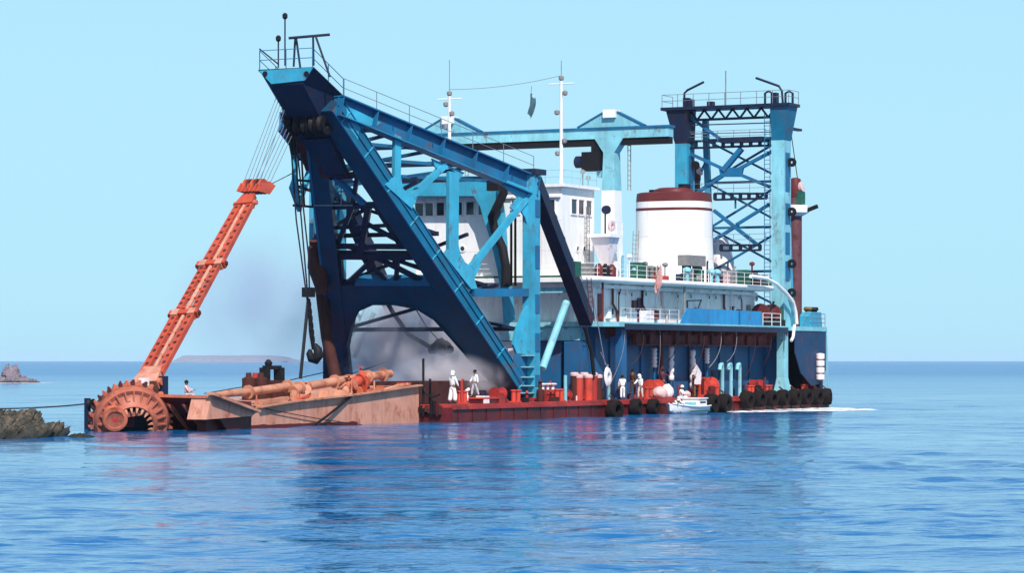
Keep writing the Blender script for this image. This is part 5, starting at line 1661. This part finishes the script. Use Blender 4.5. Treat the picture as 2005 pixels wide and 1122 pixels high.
# pinkish bundles and a white sack at the boat's bow and on deck
def sack(px, py, v, rx, rz, m, lab, z=None):
    c = onv(px, py, v)
    if z is not None:
        c.z = z + rz * .8
    bm = bmesh.new()
    bmesh.ops.create_icosphere(bm, subdivisions=3, radius=1)
    me = bpy.data.meshes.new('sack')
    for vt in bm.verts:
        p = vt.co
        d = 1 + .16 * noise.noise(p * 2.3 + Vector((px, 0, 0)))
        vt.co = Vector((p.x * rx * d, p.y * rx * .8 * d, max(-.8, p.z) * rz * d))
    bm.to_mesh(me)
    bm.free()
    me.materials.append(M[m])
    for p in me.polygons:
        p.use_smooth = True
    o = bpy.data.objects.new('sack', me)
    col.objects.link(o)
    o.location = s2w(c)
    o.rotation_euler = (0, 0, TH)
    tag(o, lab, 'sack')
sack(905, 783, 1.9, .55, .42, 'whitecloth', 'pale round sack on the bow deck beside the man in a white robe', DECK)
sack(1292, 772, .7, .7, .5, 'pinkcloth', 'pinkish bundle of cloth on deck above the workboat bow', DECK)
sack(1306, 768, .9, .6, .6, 'oldwhite', 'white bundle of canvas on deck behind the boatman', DECK)
sack(1345, 770, .6, .35, .3, 'pinkcloth', 'small pink sack on deck left of the bright red winch', DECK)

# ================================================================== PEOPLE
def skin(name, verts, edges, rad, m, parent, sub=1):
    bm = bmesh.new()
    lay = bm.verts.layers.skin.verify()
    bv = []
    for i, (p, r) in enumerate(zip(verts, rad)):
        v = bm.verts.new(p)
        r = r if isinstance(r, tuple) else (r, r)
        v[lay].radius = r
        v[lay].use_root = i == 0
        bv.append(v)
    for a, b in edges:
        bm.edges.new((bv[a], bv[b]))
    me = bpy.data.meshes.new(name)
    bm.to_mesh(me)
    bm.free()
    o = bpy.data.objects.new(name, me)
    col.objects.link(o)
    sk = o.modifiers.new('skin', 'SKIN')
    sk.use_smooth_shade = True
    ss = o.modifiers.new('smooth', 'SUBSURF')
    ss.levels = ss.render_levels = sub
    me.materials.append(M[m])
    o.parent = parent
    return o


def person(label, base, face, shirt='whitecloth', legs='whitecloth', hat=None, lean=0, seat=False, arm=(20, 20), bend=(15, 15), stride=.12, h=1.74, robe=False):
    """face: heading in the ship frame, degrees; local +y is forward"""
    t = thing('person', label, 'person', base, rot=R(face), local=True)
    k = h / 1.74
    hipz = (.92 if not seat else .5) * k
    V = Vector
    fw = math.sin(R(lean))
    up = math.cos(R(lean))
    sp = lambda d, x=0, f=0: V((x, fw * d + f, hipz + up * d)) if True else None
    pel, wst, chs, nck = V((0, 0, hipz)), sp(.2 * k), sp(.40 * k), sp(.53 * k)
    hd = sp(.68 * k, f=.02)
    top = sp(.79 * k, f=.02)
    verts, rad = [pel, wst, chs, nck, hd, top], [(.15, .11), (.14, .10), (.17, .11), (.055, .055), (.085, .1), (.06, .07)]
    edges = [(0, 1), (1, 2), (2, 3), (3, 4), (4, 5)]
    arms, legsj = [], []
    for sx, aa, be in ((-1, arm[0], bend[0]), (1, arm[1], bend[1])):
        sh = chs + V((sx * .19 * k, 0, .07 * k))
        a = R(aa)
        el = sh + V((sx * .05, math.sin(a) * .29, -math.cos(a) * .29)) * k
        b2 = R(aa + be)
        wr = el + V((0, math.sin(b2) * .25, -math.cos(b2) * .25)) * k
        dr = (wr - el).normalized()
        pm = wr + dr * .07 * k
        i0 = len(verts)
        verts += [sh, el, wr, pm]
        rad += [.062, .045, .033, (.04, .022)]
        edges += [(2, i0), (i0, i0 + 1), (i0 + 1, i0 + 2), (i0 + 2, i0 + 3)]
        sd = V((1, 0, 0))
        for f_, (off, ln) in enumerate(((-.03, .07), (-.01, .08), (.01, .075), (.03, .06))):
            j = len(verts)
            verts.append(pm + dr * ln * k + sd * off + V((0, .015, 0)))
            rad.append(.009)
            edges.append((i0 + 3, j))
        j = len(verts)
        verts.append(wr + dr * .06 + V((-sx * .05, .03, 0)))
        rad.append(.011)
        edges.append((i0 + 2, j))
        arms.append((sh, el, wr))
    for sx in (-1, 1):
        hp_ = pel + V((sx * .09 * k, 0, -.04))
        if seat:
            kn = hp_ + V((sx * .04, .42 * k, .04))
            an = kn + V((0, .06, -.42 * k))
        else:
            kn = V((sx * .1 * k, sx * stride * .6 + .03, .49 * k))
            an = V((sx * .11 * k, sx * stride - .02, .09 * k))
        to = an + V((0, .17, -.055))
        i0 = len(verts)
        verts += [hp_, kn, an, to]
        rad += [.095, .062, .042, (.042, .03)]
        edges += [(0, i0), (i0, i0 + 1), (i0 + 1, i0 + 2), (i0 + 2, i0 + 3)]
        legsj.append((hp_, kn, an))
    rad = [tuple(x * k for x in (r if isinstance(r, tuple) else (r, r))) for r in rad]
    body = skin('body', verts, edges, rad, 'skin', t)
    # shirt: torso and sleeves
    sv, sr, se = [wst + (pel - wst) * 1.25, wst, chs, nck - V((0, 0, .03))], [(.185, .145), (.175, .135), (.20, .14), (.085, .085)], [(0, 1), (1, 2), (2, 3)]
    for sh, el, wr in arms:
        i = len(sv)
        sv += [sh, el, el.lerp(wr, .85)]
        sr += [.085, .068, .052]
        se += [(2, i), (i, i + 1), (i + 1, i + 2)]
    skin('shirt', sv, se, [tuple(x * k for x in (r if isinstance(r, tuple) else (r, r))) for r in sr], shirt, t)
    tv, tr, te = [pel + V((0, 0, .04)), pel], [(.17, .13), (.17, .13)], [(0, 1)]
    for hp_, kn, an in legsj:
        i = len(tv)
        tv += [hp_, kn, an + V((0, 0, .04))]
        tr += [.112, .088 if not robe else .12, .07 if not robe else .13]
        te += [(1, i), (i, i + 1), (i + 1, i + 2)]
    skin('trousers', tv, te, [tuple(x * k for x in (r if isinstance(r, tuple) else (r, r))) for r in tr], legs, t)
    for sx in (-1, 1):
        an = legsj[0 if sx < 0 else 1][2]
        MB().hexa([(an.x - .045, an.y - .08, an.z - .085), (an.x + .045, an.y - .08, an.z - .085), (an.x + .05, an.y + .2, an.z - .085), (an.x - .05, an.y + .2, an.z - .085),
                   (an.x - .04, an.y - .07, an.z + .0), (an.x + .04, an.y - .07, an.z + .0), (an.x + .04, an.y + .17, an.z - .04), (an.x - .04, an.y + .17, an.z - .04)]).build('shoe', 'black', t)
    hc_ = hd + V((0, 0, .03 * k))
    if hat:
        hm2 = MB().lathe(hc_ + V((0, 0, .03)), (0, -fw * .5, 1), [(.145, -.02), (.14, .0), (.13, .06), (.09, .13), (.02, .155)], 14)
        hm2.build('helmet' if hat == 'whitehat' else 'headscarf', hat, t, 50)
        if hat == 'whitecloth':
            MB().lathe(hc_ - V((0, .04, .16)), (0, 0, 1), [(.1, 0), (.14, .02), (.14, .2), (.1, .2)], 12).build('scarf_fold', hat, t, 50)
    else:
        MB().lathe(hc_ + V((0, -.015, .015)), (0, -.35, 1), [(.105, -.06), (.118, .0), (.105, .07), (.06, .12), (.01, .135)], 14).build('hair', 'hair', t, 50)
    # face
    f0 = hd + V((0, .095, .0)) * k
    MB().hexa([(-.014, f0.y - .01, f0.z - .03), (.014, f0.y - .01, f0.z - .03), (.014, f0.y - .03, f0.z - .03), (-.014, f0.y - .03, f0.z - .03),
               (-.006, f0.y - .01, f0.z + .025), (.006, f0.y - .01, f0.z + .025), (.006, f0.y - .03, f0.z + .025), (-.006, f0.y - .03, f0.z + .025)]).build('nose', 'skin', body)
    for sx in (-1, 1):
        MB().lathe(V((sx * .035, f0.y - .02, f0.z + .03)), (0, 1, 0), [(.012, 0), (.008, .008)], 8).build('eye', 'hair', body)
        MB().lathe(V((sx * .088, f0.y - .09, f0.z)), (sx, 0, 0), [(.03, 0), (.025, .02)], 8).build('ear', 'skin', body)
    MB().hexa([(-.025, f0.y - .012, f0.z - .06), (.025, f0.y - .012, f0.z - .06), (.025, f0.y - .03, f0.z - .06), (-.025, f0.y - .03, f0.z - .06),
               (-.025, f0.y - .012, f0.z - .05), (.025, f0.y - .012, f0.z - .05), (.025, f0.y - .03, f0.z - .05), (-.025, f0.y - .03, f0.z - .05)]).build('mouth', 'maroon', body)
    return t


def on_deck(px, v, z=DECK):
    c = onv(px, 770, v)
    return (c.x, v, z + .01)
person('person in white robe and headscarf standing on the bow deck by the pale sack', on_deck(886, 1.0), 250, hat='whitecloth', robe=True, arm=(35, 20), bend=(30, 10), h=2.15)
person('dark haired person in white walking on the red hatch below the smoke', on_deck(930, 1.2, DECK + .41), 60, legs='greycloth', arm=(-10, 20), bend=(10, 25), stride=.2, h=1.8)
person('person in white bending forward near the dark pillar, left one of two men in white', on_deck(1219, .3), 300, lean=24, arm=(10, 50), bend=(10, 30), stride=.1, h=1.82)
person('person in white standing sideways to the right of the dark brown figure', on_deck(1254, .35), 80, legs='beigecloth', lean=10, arm=(15, 40), bend=(10, 30), h=1.8, hat='whitecloth')
person('tall person in dark brown clothes between the two men in white', on_deck(1239, 1.2, DECK + .35), 260, shirt='browncloth', legs='browncloth', arm=(20, -10), h=1.85)
person('person in dark purple clothes standing by the wall pipes behind the pink bundle', on_deck(1298, 1.3, DECK + .35), 250, shirt='purplecloth', legs='darkcloth', arm=(15, 60), bend=(10, 50), h=1.85)
pb_ = (bc.x - 1.0, -1.75, .13)
person('person in white with a white helmet sitting on the deck edge above the workboat', (onv(1333, 770, .1).x, .1, DECK - .38), 180, hat='whitehat', seat=True, arm=(35, 45), bend=(40, 30), lean=8)
person('second person in white crouched low in the bow of the workboat', (bc.x - 1.9, -1.75, .16), 140, hat='whitecloth', seat=True, lean=42, arm=(60, 60), bend=(20, 20))
c = onv(365, 773, 3.2)
person('person in a pink shirt sitting on the ladder head behind the cutter wheel', (c.x, 3.2, 1.62), 200, shirt='pinkcloth', legs='pinkcloth', seat=True, arm=(40, 30), bend=(50, 40), h=1.6)

# ================================================================== FOAM AND SMOKE
def flat_foam(name, pts, m, label):
    bm = bmesh.new()
    vs = [bm.verts.new(p) for p in pts]
    bm.faces.new(vs)
    bmesh.ops.triangulate(bm, faces=bm.faces)
    bmesh.ops.subdivide_edges(bm, edges=bm.edges, cuts=3, use_grid_fill=True)
    for v in bm.verts:
        v.co.z += .03 + .05 * noise.noise(v.co * 1.3)
    me = bpy.data.meshes.new(name)
    bm.to_mesh(me)
    bm.free()
    me.materials.append(m)
    o = bpy.data.objects.new(name, me)
    col.objects.link(o)
    o['kind'] = 'stuff'
    o['label'] = label
    return o
fo, fon, fob = mat('sea_foam')
fob.inputs['Base Color'].default_value = (0.82, 0.84, 0.85, 1)
fob.inputs['Roughness'].default_value = 0.8
tr = fon.nodes.new('ShaderNodeBsdfTransparent')
mx = fon.nodes.new('ShaderNodeMixShader')
fon.links.new(ramp(fon, noisen(fon, 1.2, 6, .7, (1, .5, 1)), .38, .52), mx.inputs[0])
fon.links.new(tr.outputs[0], mx.inputs[1])
fon.links.new(fob.outputs[0], mx.inputs[2])
fon.links.new(mx.outputs[0], fon.nodes['Material Output'].inputs[0])
W = lambda x, y: s2w(onz(x, y, .02))
pts = [W(x, y) for x, y in ((1405, 806), (1440, 799), (1500, 799.5), (1560, 799), (1625, 799.2), (1680, 801), (1720, 803.5), (1660, 805.5), (1580, 806.5), (1500, 808), (1440, 809))]
flat_foam('sea_foam', pts, fo, 'strip of white foam along the stern waterline')
so = Vector((-88, 539, 0))
flat_foam('sea_foam', [so + Vector(p) for p in ((-9, 0, 0), (-5, -5, 0), (0, -7, 0), (4, -5, 0), (9, -3, 0), (7, 2, 0), (0, 3, 0), (-8, 4, 0))], fo, 'surf at the foot of the peaked islet')


def smoke(px, py, u, r, dens, colr, label, sc_=.35, th=(.44, .62)):
    c = s2w(onu(px, py, u))
    bm = bmesh.new()
    bmesh.ops.create_icosphere(bm, subdivisions=3, radius=1)
    me = bpy.data.meshes.new('smoke')
    bm.to_mesh(me)
    bm.free()
    o = bpy.data.objects.new('smoke', me)
    col.objects.link(o)
    o.location = c
    o.scale = r
    m = bpy.data.materials.new('smoke')
    m.use_nodes = True
    n = m.node_tree
    n.nodes.clear()
    out_ = n.nodes.new('ShaderNodeOutputMaterial')
    pv_ = n.nodes.new('ShaderNodeVolumePrincipled')
    pv_.inputs['Color'].default_value = (*colr, 1)
    n.links.new(pv_.outputs[0], out_.inputs['Volume'])
    tc = n.nodes.new('ShaderNodeTexCoord')
    ln = n.nodes.new('ShaderNodeVectorMath')
    ln.operation = 'LENGTH'
    n.links.new(tc.outputs['Object'], ln.inputs[0])
    fall = ramp(n, ln.outputs['Value'], .25, 1.0, 1, 0)
    geo = n.nodes.new('ShaderNodeNewGeometry')
    t = n.nodes.new('ShaderNodeTexNoise')
    t.inputs['Scale'].default_value = sc_
    t.inputs['Detail'].default_value = 6
    t.inputs['Distortion'].default_value = .6
    n.links.new(geo.outputs['Position'], t.inputs['Vector'])
    puff = ramp(n, t.outputs['Fac'], th[0], th[1], .12, 1)
    mu = n.nodes.new('ShaderNodeMath')
    mu.operation = 'MULTIPLY'
    n.links.new(fall, mu.inputs[0])
    n.links.new(puff, mu.inputs[1])
    m2 = n.nodes.new('ShaderNodeMath')
    m2.operation = 'MULTIPLY'
    n.links.new(mu.outputs[0], m2.inputs[0])
    m2.inputs[1].default_value = dens
    n.links.new(m2.outputs[0], pv_.inputs['Density'])
    me.materials.append(m)
    o['kind'] = 'stuff'
    o['label'] = label
    return o
smoke(800, 680, 20, (7.4, 6.0, 4.4), 1.5, (.95, .90, .97), 'grey smoke rolling out under the bow gantry', .42)
smoke(880, 735, 15, (4.8, 4.0, 2.0), 1.7, (.94, .89, .94), 'low grey smoke drifting over the bow deck', .55)
smoke(540, 605, 22, (8.6, 6.0, 6.4), .2, (.58, .61, .84), 'thin blue haze of exhaust smoke left of the gantry', .22, (.3, .75))

# ------------------------------------------------------------------ summer haze over the sea
hz = MB().add([(-16000, -16000, -2), (16000, -16000, -2), (16000, 16000, -2), (-16000, 16000, -2), (-16000, -16000, 32), (16000, -16000, 32), (16000, 16000, 32), (-16000, 16000, 32)],
              [(3, 2, 1, 0), (4, 5, 6, 7), (0, 1, 5, 4), (1, 2, 6, 5), (2, 3, 7, 6), (3, 0, 4, 7)])
hzm = bpy.data.materials.new('sea_haze')
hzm.use_nodes = True
hzm.node_tree.nodes.clear()
ho = hzm.node_tree.nodes.new('ShaderNodeOutputMaterial')
hp_ = hzm.node_tree.nodes.new('ShaderNodeVolumePrincipled')
hp_.inputs['Color'].default_value = (0.78, 0.88, 1.0, 1)
hp_.inputs['Density'].default_value = 0.35e-4
hzm.node_tree.links.new(hp_.outputs[0], ho.inputs['Volume'])
hzo = hz.build('haze', hzm)
hzo['kind'] = 'stuff'
hzo['label'] = 'thin summer haze over the sea'
